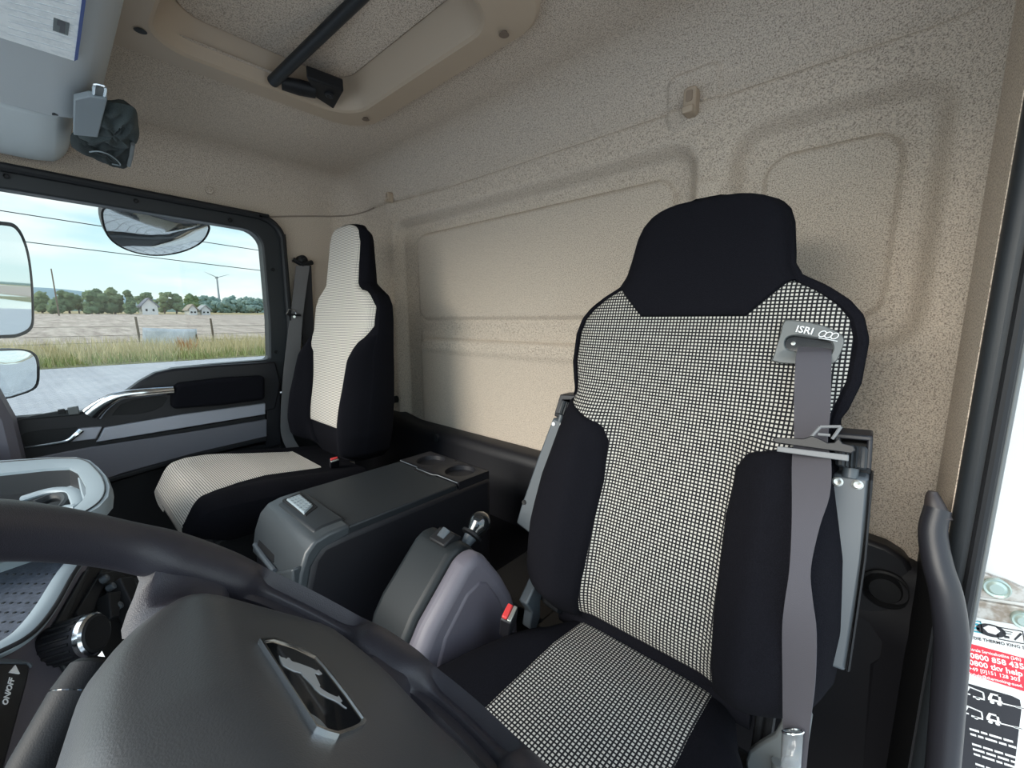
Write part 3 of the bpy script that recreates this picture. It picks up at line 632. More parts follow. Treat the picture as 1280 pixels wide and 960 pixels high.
# driver seat
CX = -0.2445
ds = thing('driver_seat', (CX, 0.45, -0.69), 'large near driver seat with black headrest and black and white check fabric', 'seat')
wt = [(-.545, .10), (-.535, .165), (-.52, .20), (-.49, .230), (-.46, .243), (-.386, .248), (-.30, .242), (-.25, .232), (-.20, .222), (-.14, .213), (-.085, .228), (-.03, .230), (.0, .222), (.02, .206), (.04, .180), (.058, .148), (.08, .1365), (.148, .127), (.17, .119), (.185, .106), (.195, .086), (.202, .055), (.205, .02)]
TH = [(-.55, .06), (-.5, .10), (-.1, .085), (.03, .05), (.1, .07), (.2, .06), (.206, .03)]
w_, Sd = make_backrest(ds, CX, 0.72, 0.27, wt, 0.045, TH, -0.545, 0.205, -0.16)
bt = [(-.53, .112), (-.43, .104), (-.285, .098), (-.215, .103), (-.19, .116), (-.18, .140), (-.17, .170), (-.16, .198), (-.152, .212)]
def hw_chk(z): return min(w_(z)-0.013, 0.21 if z > -0.15 else lerpt(bt, z)+0.008 if z < -0.2 else 0.2)
def hwc(z):
    return w_(z)-0.014 if z > -0.15 else min(w_(z)-0.014, lerpt(bt, z)+0.02)
seat_panel('check_panel', ds, CX, Sd, zrows(-.522, .062, 130, lambda z: -hwc(z), hwc), M_chk, off=0.002, nu=60, puff=0.001)
def bin_(z): return lerpt(bt, z)
bl_ = seat_panel('side_bolster', ds, CX, Sd, zrows(-.53, -.155, 70, lambda z: -w_(z)+0.0015, lambda z: -bin_(z)), M_cloth, off=0.006, nu=26, puff=0.006)
seat_panel('side_bolster', ds, CX, Sd, zrows(-.53, -.155, 70, bin_, lambda z: w_(z)-0.0015), M_cloth, off=0.006, nu=26, puff=0.006)
ht = [(.003, .085), (.055, .1365), (.058, .140)]
def hwh(z): return lerpt(ht, z) if z < .055 else w_(z)-0.002
hp = seat_panel('headrest', ds, CX, Sd, zrows(.003, .2035, 60, lambda z: -hwh(z), hwh), M_cloth, off=0.006, nu=40, puff=0.006)
hp['label'] = 'black cloth headrest cover'
# edging band round the shoulders
ed = []
zz = np.linspace(-.16, .18, 60); pts = [Vector((CX+(w_(z)-0.006), Sd(w_(z)-0.006, z)+0.002, z)) for z in zz]
obj('edge_piping', *tube(pts, [0.0085*min(1, (i+1)/8, (60-i)/22) for i in range(60)], 10, up=(0, 1, 0)), M_cloth, ds)
obj('edge_piping', *tube([Vector((CX-(w_(z)-0.003), Sd(w_(z)-0.003, z), z)) for z in zz], [0.0045*min(1, (i+1)/8, (60-i)/22) for i in range(60)], 10, up=(0, 1, 0)), M_cloth, ds)

def make_cushion(par, cx, wtab, y0, y1, ztop, zbot, m, bolh, inner, fr=0.05, name='cushion'):
    def w(y): return lerpt(wtab, y)
    def Z(x, y):
        q = min(1, abs(x)/w(y)); z = lerpt(ztop, y)+bolh*float(smstep(inner-0.02, inner+0.06, abs(x)))
        z -= 0.035*q**8; z -= 0.06*float(smstep(y0+fr, y0-0.012, y))**1.5; return z
    ys = list(np.linspace(y0, y0+fr, 14))[:-1]+list(np.linspace(y0+fr, y1, 40)); nx = 40; us = np.sin(np.linspace(-PI/2, PI/2, nx)); V = []
    for y in ys:
        for u in us: V.append((cx+u*w(y), y, Z(u*w(y), y)))
        for u in us[::-1][1:-1]: V.append((cx+u*(w(y)-0.012*(1-abs(u)**4)), y+0.0, zbot+0.02*abs(u)**6+0.03*float(smstep(y0+0.1, y0, y))))
    nn = 2*nx-2; F = grid_faces(nn, len(ys), True)+[tuple(range(nn))[::-1], tuple((len(ys)-1)*nn+k for k in range(nn))]
    obj(name, V, F, m, par, angle=75)
    return w, Z
def cushion_panel(name, par, cx, Z, rows, m, nu=50, off=0.004, wrap=None):
    V, U = [], []; n = len(rows)
    arc = 0; prev = None
    for j, (y, xl, xr) in enumerate(rows):
        zc_ = Z(0, y); 
        if prev: arc += math.hypot(y-prev[0], zc_-prev[1])
        prev = (y, zc_)
        for i in range(nu):
            u = i/(nu-1); x = xl+(xr-xl)*u; e = min(1.0, min(u, 1-u)*(xr-xl)/0.01)
            V.append((cx+x, y, Z(x, y)+off*math.sqrt(max(0, e*(2-e)))-0.001)); U.append((x+0.4, arc+1))
    if wrap:   # continue down the front edge
        k0 = len(V)//nu*nu; (y, xl, xr) = rows[0]; base = [V[i] for i in range(nu)]
        V2, U2 = [], []
        for d in range(wrap[1], 0, -1):
            s = d/wrap[1]; dz = wrap[0]*s; cv = 0.004*math.sin(s*PI/2)
            for i in range(nu): V2.append((base[i][0], y-0.004-cv+0.018*s*s, base[i][2]-dz)); U2.append((U[i][0], 1-dz))
        V, U = V2+V, U2+U; n += wrap[1]
    return obj(name, V, grid_faces(nu, n), m, par, uvs=U, angle=85)
wc = [(.10, .20), (.16, .225), (.25, .235), (.33, .232), (.40, .215), (.46, .195), (.53, .16), (.60, .14), (.64, .13)]
wcl, Zc = make_cushion(ds, CX, wc, 0.10, 0.60, [(.10, -.535), (.30, -.528), (.50, -.532), (.60, -.545)], -0.66, M_cloth, 0.020, 0.115)
rows = [(y, -0.113, 0.113+0.0) for y in np.linspace(0.13, 0.585, 90)]
cushion_panel('cushion_check_panel', ds, CX, Zc, rows, M_chk, 50, 0.003)
# dark piece standing in for the shaded gap between cushion and backrest, base and side plates
obj('gap_shade', *tube([(CX-0.16, 0.605, -0.555), (CX, 0.60, -0.56), (CX+0.16, 0.605, -0.555)], 0.022, 12), M_cloth, ds)
add_box('seat_base', (CX-0.17, 0.14, -0.74), (CX+0.17, 0.62, -0.63), M_black, ds, 0.01)
lp = [at(661, 722, 'x', -0.465), at(668, 714, 'x', -0.465), at(672, 726, 'x', -0.465), at(666, 745, 'x', -0.465), at(666, 765, 'x', -0.465), at(660, 782, 'x', -0.465), at(652, 780, 'x', -0.465), at(655, 760, 'x', -0.465), at(648, 750, 'x', -0.465)]
obj('side_bracket', [Vector(p) for p in lp]+[Vector(p)+Vector((0.02, 0, 0)) for p in lp], [tuple(range(9))[::-1], tuple(range(9, 18))]+[(i, (i+1) % 9, 9+(i+1) % 9, 9+i) for i in range(9)], M_arm, ds, bevel=0.003)
obj('recline_spring', *tube([at(672, 735, 'y', 0.60), at(685, 752, 'y', 0.585), at(700, 762, 'y', 0.58)], 0.008, 10), M_rubber, ds)
sp_ = [at(x, y, 'y', 0.575) for x, y in ((985, 865), (978, 885), (976, 905), (968, 920), (950, 930), (936, 940), (932, 952), (935, 975), (1000, 1000), (1015, 900), (1000, 860))]
n_ = len(sp_); obj('side_plate', [Vector(p) for p in sp_]+[Vector(p)+Vector((0, 0.012, 0)) for p in sp_], [tuple(range(n_)), tuple(range(2*n_-1, n_-1, -1))]+[(i, n_+i, n_+(i+1) % n_, (i+1) % n_) for i in range(n_)], M_frame, ds, bevel=0.003)
obj('plate_pin', *tube([at(973, 952, 'y', 0.57), at(975, 985, 'y', 0.57)], 0.008, 12), M_frame, ds)
for k, px in enumerate((945, 958)):
    obj('slide_rail', *tube([at(px+8, 880, 'y', 0.60), at(px-4, 960, 'y', 0.60)], 0.006, 10), M_rubber, ds)

# belt guide plate with maker's lettering, on the seat shoulder
def SP(px, py, off=0.0):
    """point on the driver backrest plane"""
    d = ray(px, py); return d*((0.72+off)/(d.y-0.27*d.z))
bn = Vector((0, -1, 0.27)).normalized(); bx = Vector((1, 0, 0)); by = bn.cross(bx)*-1
by = Vector((0, 0.27, 1)).normalized()
def guide():
    t = thing('belt_guide', SP(1010, 430, -0.01), 'grey plastic belt guide plate lettered on the driver seat shoulder', 'belt guide')
    po = [(982.5, 399.5), (1010, 402.5), (1035, 409), (1053, 419), (1055.5, 427), (1049, 445), (1042, 454), (1020, 456), (968, 453), (967, 445), (975, 420), (978, 404)]
    pi = [(981, 430), (982, 424), (987, 420.5), (995, 420), (1015, 423), (1036, 426), (1041, 432), (1041, 438), (1036, 443), (1010, 441), (988, 438), (983, 435)]
    V = []; rings = [(po, 0.004), (po, -0.012), (None, 0), (pi, -0.016), (pi, 0.006)]
    n_ = len(po); F = []
    # angular resample of both outlines about a common centre so that the ring faces stay clean
    def res(poly, N=48):
        P = smooth_path([Vector((x, y, 0)) for x, y in poly], 4, True); c = Vector((1012, 431, 0)); out = []
        ang = [(math.atan2(p.y-c.y, (p.x-c.x)), p) for p in P]
        for k in range(N):
            a = -PI+2*PI*k/N; d = Vector((math.cos(a), math.sin(a), 0)); best = None
            for i in range(len(P)):
                p, q = P[i]-c, P[(i+1) % len(P)]-c; e = q-p; den = d.x*e.y-d.y*e.x
                if abs(den) < 1e-9: continue
                s = (p.x*e.y-p.y*e.x)/den; u = (p.x*d.y-p.y*d.x)/den
                if -0.001 <= u <= 1.001 and s > 0 and (best is None or s > best): best = s
            out.append((c.x+d.x*(best or 5), c.y+d.y*(best or 5)))
        return out
    ro, ri = res(po), res(pi); mid = [((a[0]*.93+b[0]*.07), (a[1]*.93+b[1]*.07)) for a, b in zip(ro, ri)]; mid2 = [((a[0]*.15+b[0]*.85), (a[1]*.15+b[1]*.85)) for a, b in zip(ro, ri)]
    for pl_, of in ((ro, 0.006), (ro, -0.008), (mid, -0.013), (mid2, -0.0135), (ri, -0.010), (ri, 0.004)): V += [SP(x, y, of) for x, y in pl_]
    obj('guide_plate', V, grid_faces(48, 6, True), M_frame, t, angle=50)
    obj('slot_back', [SP(x, y, -0.0062) for x, y in ri], [tuple(range(48))], M_gloss, t)
    g = obj('spring_clip', *lathe(SP(992, 430, -0.002), bn, [(0, 0.004), (0.004, 0.003), (0.005, 0.0)], 10), M_zinc, t)
    O = SP(993.5, 414.5, -0.0165); X = (SP(1030, 421, -0.0165)-O).normalized(); Y = (by-X*by.dot(X)).normalized()
    V, F = text_mesh('ISRI', 0.0135, 0.0003, 0.00015); obj('lettering', *place((V, F), O, X, Y, bn), M_print, t, smooth=False)
    for k in range(3):
        c = O+X*(0.0315+0.0068*k)+Y*(0.0035)
        ring = [c+X*(0.0036*math.cos(2*PI*q/16)+0.001*math.sin(2*PI*q/16))+Y*(0.0042*math.sin(2*PI*q/16)) for q in range(16)]
        obj('ring_emblem', *tube(ring, 0.0006, 6, up=tuple(bn), closed=True), M_print, t)
    obj('underline', *tube([O+X*0.029-Y*0.0026, O+X*0.050-Y*0.0026], 0.0005, 6), M_print, t)
guide()
# driver seat belt (strap, tongue, sleeve)
t = thing('seat_belt', SP(1010, 700, -0.05), 'wide grey seat belt hanging down in front of the driver seat', 'seat belt')
def mid(l, r_, y, off): 
    a, b = SP(l, y, off), SP(r_, y, off); return (a+b)/2, (b-a), (b-a).length
specs = [(999, 1040, 432, 0.002), (997, 1041, 437, -0.010), (994.5, 1040, 446, -0.022), (993, 1039, 480, -0.028), (992, 1038, 520, -0.034), (991, 1036, 552, -0.040), (989, 1040, 575, -0.055), (990, 1037, 620, -0.068), (989, 1025, 660, -0.075), (986, 1014, 712, -0.078), (981, 1016, 750, -0.078), (977.5, 1021, 790, -0.075), (977, 1020, 850, -0.07), (978, 1013, 905, -0.065), (980, 1008, 960, -0.06), (982, 1004, 1010, -0.055)]
mm = [mid(*s) for s in specs]
P_ = smooth_path([m_[0] for m_ in mm], 4); Sv = smooth_path([m_[1].normalized()+Vector((0, 0.35*math.sin(i*0.9), 0)) for i, m_ in enumerate(mm)], 4); Wd = smooth_path([Vector((m_[2], 0, 0)) for m_ in mm], 4)
obj('strap', *ribbon(P_, Sv, [w.x for w in Wd], 0.0009), M_belt, t, angle=60)
A = SP(984, 556, -0.062); B = SP(1047, 562, -0.062); U_ = (B-A).normalized(); Nn = bn; Yy = Nn.cross(U_)
if Yy.z < 0: Yy = -Yy
tg = thing('belt_tongue', (A+B)/2, 'black seat belt tongue with chrome bar on the driver seat belt', 'buckle tongue')
def lp2(pts, th, z0, m, name, par=tg, bev=0.001):
    A_ = [(A+B)/2+U_*x+Yy*y+Nn*z0 for x, y in pts]; B_ = [p+Nn*th for p in A_]; n_ = len(A_)
    return obj(name, A_+B_, [tuple(range(n_)), tuple(range(2*n_-1, n_-1, -1))]+[(i, (i+1) % n_, n_+(i+1) % n_, n_+i) for i in range(n_)], m, par, bevel=bev)
lp2([(-.042, .005), (-.036, .0085), (-.008, .0095), (0, .014), (.006, .012), (.016, .007), (.022, .008), (.026, .014), (.030, .008), (.040, .006), (.042, .001), (.038, -.003), (0, -.001), (-.038, .001)], 0.006, -0.002, mat('deep_black_plastic', (0.006, 0.006, 0.007), 0.5), 'tongue_body')
for q in ([(-.001, .012), (.008, .026)], [(.008, .026), (.028, .028)], [(.028, .028), (.020, .012)], [(.006, .0165), (.018, .0165)]):
    obj('tongue_loop', *tube([(A+B)/2+U_*x+Yy*y for x, y in q], 0.0019, 8), mat('dull_bar', (0.15, 0.155, 0.16), 0.5), tg)
lp2([(-.036, -.003), (.036, -.005), (.036, -.0125), (-.036, -.010)], 0.004, 0.0, MC.get('dull_bar') or mat('dull_bar', (0.22, 0.225, 0.23), 0.5), 'chrome_bar')
sl = thing('belt_sleeve', SP(992, 950, -0.075), 'clear plastic sleeve round the lower end of the driver belt', 'sleeve')
a1, a2 = SP(978, 914, -0.076), SP(1004, 915, -0.076); b1, b2 = SP(974, 1000, -0.072), SP(998, 1000, -0.072)
V = []
for l, r_ in ((a1, a2), (a1.lerp(b1, .5), a2.lerp(b2, .5)), (b1, b2)):
    c = (l+r_)/2; h = (r_-l)/2
    for k in range(16): V.append(c+h*math.cos(2*PI*k/16)+bn*(0.006*math.sin(2*PI*k/16)))
obj('sleeve', V, grid_faces(16, 3, True), M_clear, sl, solid=0.0008)
obj('rim', *tube(V[:16], 0.0013, 6, closed=True), M_chrome, sl)

# folded-up armrests with adjusting knobs
def armrest(label, P4, off0, off1, T_, knob, screws, hole, order=1):
    """P4: frame outline in pixels on the seat plane at offset off0 (top) .. off1 (bottom)"""
    t = thing('armrest', SP(*P4[-1], off1), label, 'armrest')
    def Q(px, py, d=0.0):
        s = min(1, max(0, (py-P4[0][1])/(P4[-1][1]-P4[0][1]+1e-6))); return SP(px, py, off0+(off1-off0)*s+d)
    return t, Q
ytop, ybot = 545, 835
t = thing('armrest', SP(1058, 835, 0.0), 'folded up grey armrest on the right of the driver seat by the belt', 'armrest')
def Q(px, py, d=0.0): return SP(px, py, -0.005+d)
def slab(name, pts, d0, d1, m, par, bev=0.003, Qf=None):
    Qf = Qf or Q; A_ = [Qf(x, y, d0) for x, y in pts]; n_ = len(A_); B_ = [p+Vector((0, d1-d0, 0)) for p in A_]
    return obj(name, A_+B_, [tuple(range(n_)), tuple(range(2*n_-1, n_-1, -1))]+[(i, n_+i, n_+(i+1) % n_, (i+1) % n_) for i in range(n_)], m, par, bevel=bev)
slab('arm_plate', [(1041, 592), (1087, 598), (1079, 700), (1057, 841), (1020, 827), (1020, 720), (1030, 640)], 0.0, 0.03, M_arm, t, 0.004)
slab('arm_edge', [(1086, 600), (1091.5, 600), (1083, 700), (1062, 842), (1056, 839), (1078, 700)], -0.002, 0.045, M_black, t, 0.002)
slab('arm_back', [(1043, 548), (1091, 552), (1088, 600), (1042, 596)], 0.022, 0.045, M_black, t, 0.004)
slab('top_bar', [(1043, 541), (1091, 545), (1091, 552), (1043, 548)], -0.008, 0.03, M_softblk, t, 0.002)
slab('left_fork', [(1043, 545), (1051, 546), (1049, 578), (1041, 576)], -0.008, 0.03, M_softblk, t, 0.002)
slab('right_fork', [(1084, 548), (1091, 549), (1089, 588), (1081, 586)], -0.008, 0.03, M_softblk, t, 0.002)
def knurl(p0, p1, r, n=22):
    a = (p1-p0); L_ = a.length; V = []; a = a.normalized(); s = a.cross(Vector((0, 1, 0.1))).normalized(); w = a.cross(s)
    for d, k_ in ((0, .80), (0.08, 1), (0.9, 1), (1, .85)):
        for k in range(n*2):
            q = PI*k/n; rr = r*k_*(1.0 if k % 2 else 0.87); V.append(p0+a*(L_*d)+s*(rr*math.cos(q))+w*(rr*math.sin(q)))
    return V, grid_faces(2*n, 4, True)+[tuple(range(2*n))[::-1], tuple(6*n+k for k in range(2*n))]
obj('knob', *knurl(Q(1064, 585, -0.002), Q(1066, 557, -0.002), 0.0165), M_slate, t)
obj('knob_stem', *tube([Q(1062, 597, 0.004), Q(1064, 583, 0.004)], 0.0085, 14), M_arm, t)
for px, py in ((1047, 602), (1072, 606)):
    obj('screw', *lathe(Q(px, py, -0.001), bn, [(-0.003, 0.0062), (0.0015, 0.006), (0.0025, 0.004), (0.0015, 0.0)], 14), M_zinc, t)
obj('screw', *lathe(Q(1024, 768, -0.001), bn, [(-0.003, 0.0058), (0.0015, 0.0056), (0.0015, 0.0035), (0.0, 0.003), (0.0, 0.0)], 14), M_print, t)
# left one stands behind the bolster
t = thing('armrest', SP(650, 660, 0.0), 'folded up grey armrest on the left of the driver seat', 'armrest')
def QL(px, py, d=0.0): return SP(px, py, 0.02+d)
slab('arm_plate', [(691, 522), (712, 530), (700, 575), (663, 668), (645, 654), (650, 636), (672, 572)], 0.0, 0.03, M_arm, t, 0.004, QL)
slab('arm_edge', [(712, 530), (716, 530), (704, 577), (668, 669), (663, 668), (700, 575)], -0.002, 0.04, M_black, t, 0.002, QL)
slab('fork', [(700, 493), (720, 494), (722, 530), (712, 530), (712, 500), (703, 500), (698, 518), (693, 516)], -0.006, 0.03, M_softblk, t, 0.002, QL)
slab('arm_back', [(698, 498), (722, 498), (716, 532), (692, 520)], 0.024, 0.04, M_black, t, 0.003, QL)
obj('knob', *knurl(QL(703.5, 519, -0.002), QL(709, 502, -0.002), 0.0115, 16), M_slate, t)
obj('knob_stem', *tube([QL(700, 527, 0.004), QL(703, 517, 0.004)], 0.006, 12), M_arm, t)
for px, py in ((692, 530), (702, 531.5)):
    obj('screw', *lathe(QL(px, py, -0.001), bn, [(-0.003, 0.0042), (0.0012, 0.004), (0.0012, 0.0)], 12), M_print, t)
obj('hole', *lathe(QL(655, 628, -0.001), bn, [(-0.003, 0.0052), (0.0008, 0.0052), (0.0004, 0.0)], 14), M_black, t)

# driver buckle
def buckle(label, p, ax, up, s=1.0):
    t = thing('belt_buckle', p, label, 'buckle'); X = Vector(ax).normalized(); Z_ = Vector(up).normalized(); Z_ = (Z_-X*Z_.dot(X)).normalized(); Y = Z_.cross(X)
    def bb(name, lo, hi, m, bev):
        V, F = box(lo, hi); obj(name, [Vector(p)+X*v[0]*s+Y*v[1]*s+Z_*v[2]*s for v in V], F, m, t, bevel=bev)
    bb('casing', (-.016, -.010, -.035), (.016, .010, .014), M_softblk, 0.003)
    bb('slot_rim', (-.014, -.0085, .012), (.014, -.002, .017), M_zinc, 0.001)
    bb('release_button', (-.013, -.001, .010), (.013, .0085, .0185), M_red, 0.002)
    bb('stalk', (-.010, -.004, -.10), (.010, .004, -.034), M_black, 0.002)
    return t
buckle('red driver seat buckle beside the black check cushion', at(636, 772, 'z', -0.498), (-0.25, 0.9, 0.3), (0.35, -0.45, 0.8))

# passenger seat
CP = -1.495
ps = thing('passenger_seat', (CP, 0.45, -0.69), 'far passenger seat with tall headrest and pale striped centre panel', 'seat')
wt2 = [(-.50, .14), (-.48, .20), (-.45, .235), (-.38, .250), (-.28, .250), (-.18, .240), (-.10, .228), (.0, .232), (.05, .228), (.085, .205), (.11, .165), (.13, .135), (.28, .127), (.31, .115), (.325, .10), (.335, .075), (.340, .03)]
TH2 = [(-.5, .14), (-.1, .13), (.08, .11), (.13, .095), (.3, .07), (.335, .04)]
wp_, Sp = make_backrest(ps, CP, 0.715, 0.14, wt2, 0.075, TH2, -0.50, 0.340, -0.08, 0.145, 0.215)
pt = [(-.385, .15), (-.25, .155), (-.12, .165), (-.07, .19), (-.02, .222), (.045, .222), (.085, .190), (.115, .142), (.13, .128), (.27, .122), (.31, .108), (.325, .092), (.337, .055)]
def hwp(z): return min(lerpt(pt, z), wp_(z)-0.004)
def hwr(z): return min(lerpt(pt, z), wp_(z)-0.004)-(0.012 if z > 0.1 else 0.0)
seat_panel('striped_panel', ps, CP, Sp, zrows(-.385, .338, 130, lambda z: -hwp(z), hwr), M_str, off=0.004, nu=40, puff=0.003)
pb = [(-.48, .11), (-.385, .15), (-.25, .155), (-.12, .165), (-.07, .19), (-.045, .218)]
for sg in (-1, 1):
    fi = (lambda z: -lerpt(pb, z)) if sg < 0 else (lambda z: lerpt(pb, z)); fo = (lambda z: -wp_(z)+0.002) if sg < 0 else (lambda z: wp_(z)-0.002)
    r_ = zrows(-.475, -.05, 60, fo if sg < 0 else fi, fi if sg < 0 else fo)
    seat_panel('side_bolster', ps, CP, Sp, r_, M_cloth, off=0.005, nu=24, puff=0.006)
wc2 = [(.17, .215), (.20, .240), (.26, .255), (.40, .258), (.55, .25), (.66, .23), (.70, .22)]
wq, Zp = make_cushion(ps, CP, wc2, 0.175, 0.68, [(.175, -.475), (.26, -.466), (.40, -.475), (.56, -.50), (.68, -.51)], -0.60, M_cloth, 0.016, 0.16, fr=0.06)
fpan = [(.17, .232), (.215, .235), (.25, .215), (.30, .175), (.36, .158), (.56, .15), (.58, .135)]
rows = [(y, -lerpt([(.17, .238), (.30, .225), (.40, .18), (.56, .16)], y), lerpt([(.17, .19), (.25, .165), (.32, .13), (.40, .11), (.57, .10)], y)) for y in np.linspace(0.177, 0.575, 80)]
cushion_panel('cushion_striped_panel', ps, CP, Zp, rows, M_str, 40, 0.004, wrap=(0.085, 10))
add_box('seat_base', (CP-0.18, 0.24, ZB), (CP+0.18, 0.66, -0.60), M_black, ps, 0.01)
buckle('small red passenger buckle beside the far seat cushion', at(418, 577, 'z', -0.478), (0.2, 0.9, 0.1), (0.35, -0.75, 0.55), 0.9)
# passenger belt
t = thing('seat_belt', at(377, 325, 'x', -1.885), 'dark grey passenger seat belt hanging from its wall anchor beside the far window', 'seat belt')
q = at(378, 325, 'x', -1.89)
obj('anchor', *lathe(q, (1, 0, 0), [(-0.02, 0.020), (0.008, 0.020), (0.012, 0.015), (0.014, 0.008), (0.018, 0.006), (0.018, 0.0)], 18), M_black, t)
obj('anchor_arm', *tube([at(366, 324, 'x', -1.885), at(378, 331, 'x', -1.875), at(390, 328, 'x', -1.885)], 0.010, 10, up=(1, 0, 0)), M_black, t)
def rb(name, specs, m, x):
    mm = []
    for l, r_, y, xx in specs: a, b = at(l, y, 'x', xx), at(r_, y, 'x', xx); mm.append(((a+b)/2, b-a, (b-a).length))
    P_ = smooth_path([q[0] for q in mm], 4); S_ = smooth_path([q[1] for q in mm], 4); obj(name, *ribbon(P_, S_, [s.length for s in S_], 0.0012), m, t, angle=60)
rb('strap', [(370, 387, 332, -1.87), (367, 383, 360, -1.865), (362, 378, 400, -1.855), (357, 375, 440, -1.845), (353, 368, 480, -1.835), (351, 363, 520, -1.825), (352, 366, 545, -1.815), (362, 380, 568, -1.79)], mat('lightened_webbing', (0.15, 0.145, 0.145), 0.8, bump=0.2, bscale=1500), 0)  # same webbing as the driver belt, colour lightened to offset weaker light here
rb('upper_strap', [(372, 389, 332, -1.888), (374, 391, 380, -1.888), (378, 393, 430, -1.888), (381, 395, 480, -1.888)], M_beltd, 0)
a, b = at(358, 393, 'x', -1.845), at(376, 394, 'x', -1.845)
obj('tongue_bar', *tube([a, a.lerp(b, .5), b], 0.0045, 10), M_black, t)
obj('tongue_loop', *tube([a, at(361, 387, 'x', -1.845), at(368, 388, 'x', -1.845), at(370, 393, 'x', -1.845)], 0.003, 8), M_chrome, t)
obj('tongue_stud', *lathe((a+b)/2+Vector((0.004, 0, -0.008)), (1, -0.3, 0), [(-0.003, 0.005), (0.004, 0.005), (0.004, 0)], 10), M_zinc, t)

# ------------------------------------------------------------------ centre box with cup holders
t = thing('centre_console_box', (-0.87, 0.5, -0.69), 'black storage box with two cup holders between the seats', 'console')
x0, x1, zt_ = -1.0, -0.74, -0.40
body = [(0.745, -0.41), (0.34, -0.41), (0.295, -0.412), (0.272, -0.435), (0.252, -0.50), (0.24, -0.69), (0.745, -0.69)]
obj('body', *prism_x(body, x0, x1), M_softblk, t, bevel=0.016, seg=4)
lid = [(x0+0.004, 0.345), (x1-0.004, 0.345), (x1-0.004, 0.628), (x0+0.004, 0.628)]
obj('lid', *prism_z(lid, -0.418, -0.400), M_slate, t, bevel=0.004, seg=3)
# rear tray with two round wells
def top_with_holes(x0, x1, y0, y1, z, holes, m, name, par, n=36):
    # each half of the tray is a square-to-circle ring
    V, F = [], []; 
    cells = [(x0, (x0+x1)/2, holes[0]), ((x0+x1)/2, x1, holes[1])]
    for (a, b, (hx, hy, r)) in cells:
        k = len(V)
        for i in range(n):
            an = 2*PI*i/n; dx, dy = math.cos(an), math.sin(an); s = 1e9
            for lim, d, c in ((b, dx, hx), (a, dx, hx), (y1, dy, hy), (y0, dy, hy)):
                if abs(d) > 1e-9:
                    q = (lim-c)/d
                    if q > 0: s = min(s, q)
            V.append((hx+dx*s, hy+dy*s, z)); 
        for rr, zz in ((r+0.003, z), (r, z-0.002), (r-0.002, z-0.015), (r-0.006, z-0.016), (r-0.008, z-0.055)):
            for i in range(n): an = 2*PI*i/n; V.append((hx+rr*math.cos(an), hy+rr*math.sin(an), zz))
        F += [tuple(q+k for q in f) for f in grid_faces(n, 6, True)]; F.append(tuple(k+5*n+i for i in range(n)))
    return obj(name, V, F, m, par, angle=40)
h1 = at(536, 576, 'z', zt_+0.003); h2 = at(576, 589, 'z', zt_+0.003)
bx0 = (x0+x1)/2
top_with_holes(x0+0.003, x1-0.003, 0.633, 0.738, zt_+0.003, [(x0+0.068, 0.690, 0.040), (x1-0.065, 0.690, 0.040)], M_softblk, 'cup_holder_tray', t)
obj('tray_side', *ringprism([(x0+.003, .633), (x1-.003, .633), (x1-.003, .738), (x0+.003, .738)], [(x0+.005, .635), (x1-.005, .635), (x1-.005, .736), (x0+.005, .736)], lambda p: (p[0], p[1], zt_+0.003), lambda p: (p[0], p[1], zt_-0.02)), M_softblk, t)
sl_ = [(x0+0.005, 0.631), (-0.915, 0.631), (-0.905, 0.624), (-0.835, 0.624), (-0.825, 0.631), (x1-0.005, 0.631)]
obj('lid_seam', *tube([(x, y, zt_+0.0015) for x, y in sl_], 0.0014, 6), M_arm, t)
obj('lid_notch', *prism_z([(-0.905, 0.612), (-0.84, 0.612), (-0.83, 0.626), (-0.91, 0.626)], -0.402, -0.3985), M_black, t)
# front latch cap
capo = [(0.352, -0.396), (0.31, -0.397), (0.283, -0.403), (0.266, -0.420), (0.252, -0.455), (0.243, -0.505), (0.262, -0.505), (0.275, -0.45), (0.295, -0.428), (0.352, -0.418)]
obj('latch_cap', *prism_x(capo, x0+0.012, x1-0.002), M_blue if False else mat('cap_grey_plastic', (0.04, 0.047, 0.052), 0.38, bump=0.05, bscale=900), t, bevel=0.006, seg=3)
capi = [(0.356, -0.393), (0.312, -0.394), (0.292, -0.398), (0.292, -0.41), (0.356, -0.41)]
obj('cap_panel', *prism_x(capi, x0+0.045, x1-0.03), M_slate, t, bevel=0.006, seg=3)
cs = [(x, z) for x, z in ((-0.80, -0.50), (-0.765, -0.50), (-0.752, -0.545), (-0.765, -0.575), (-0.785, -0.575), (-0.80, -0.55))]
obj('cap_tongue', *prism_y([(-0.845, -0.49), (-0.745, -0.44), (-0.745, -0.475), (-0.765, -0.52), (-0.80, -0.535), (-0.825, -0.52), (-0.835, -0.50)], 0.2405, 0.26), MC['cap_grey_plastic'], t, bevel=0.004)
b0 = Vector((-0.89, 0.285, -0.392))
obj('latch_button', *prism_z([P2(357.5, 623, -.389), P2(375, 617, -.389), P2(391, 630.5, -.389), P2(380, 641, -.389)], -0.402, -0.389), M_lblue, t, bevel=0.003)
obj('button_frame', *prism_z([P2(352.5, 624, -.392), P2(375.5, 614.5, -.392), P2(398, 633, -.392), P2(382, 644, -.392)], -0.402, -0.3925), M_black, t, bevel=0.002)
dots = [lathe(at(360.5, 623.5, 'z', -.389).lerp(at(378.5, 638, 'z', -.389), i/5).lerp(at(375, 619, 'z', -.389).lerp(at(388.5, 629.5, 'z', -.389), i/5), 0.06+j*.29), (0, 0, 1), [(-0.001, 0.003), (0.0008, 0.0025), (0.0008, 0)], 6) for i in range(6) for j in range(4)]
obj('grip_dots', *merge(*dots), M_blue, t)['kind'] = 'stuff'
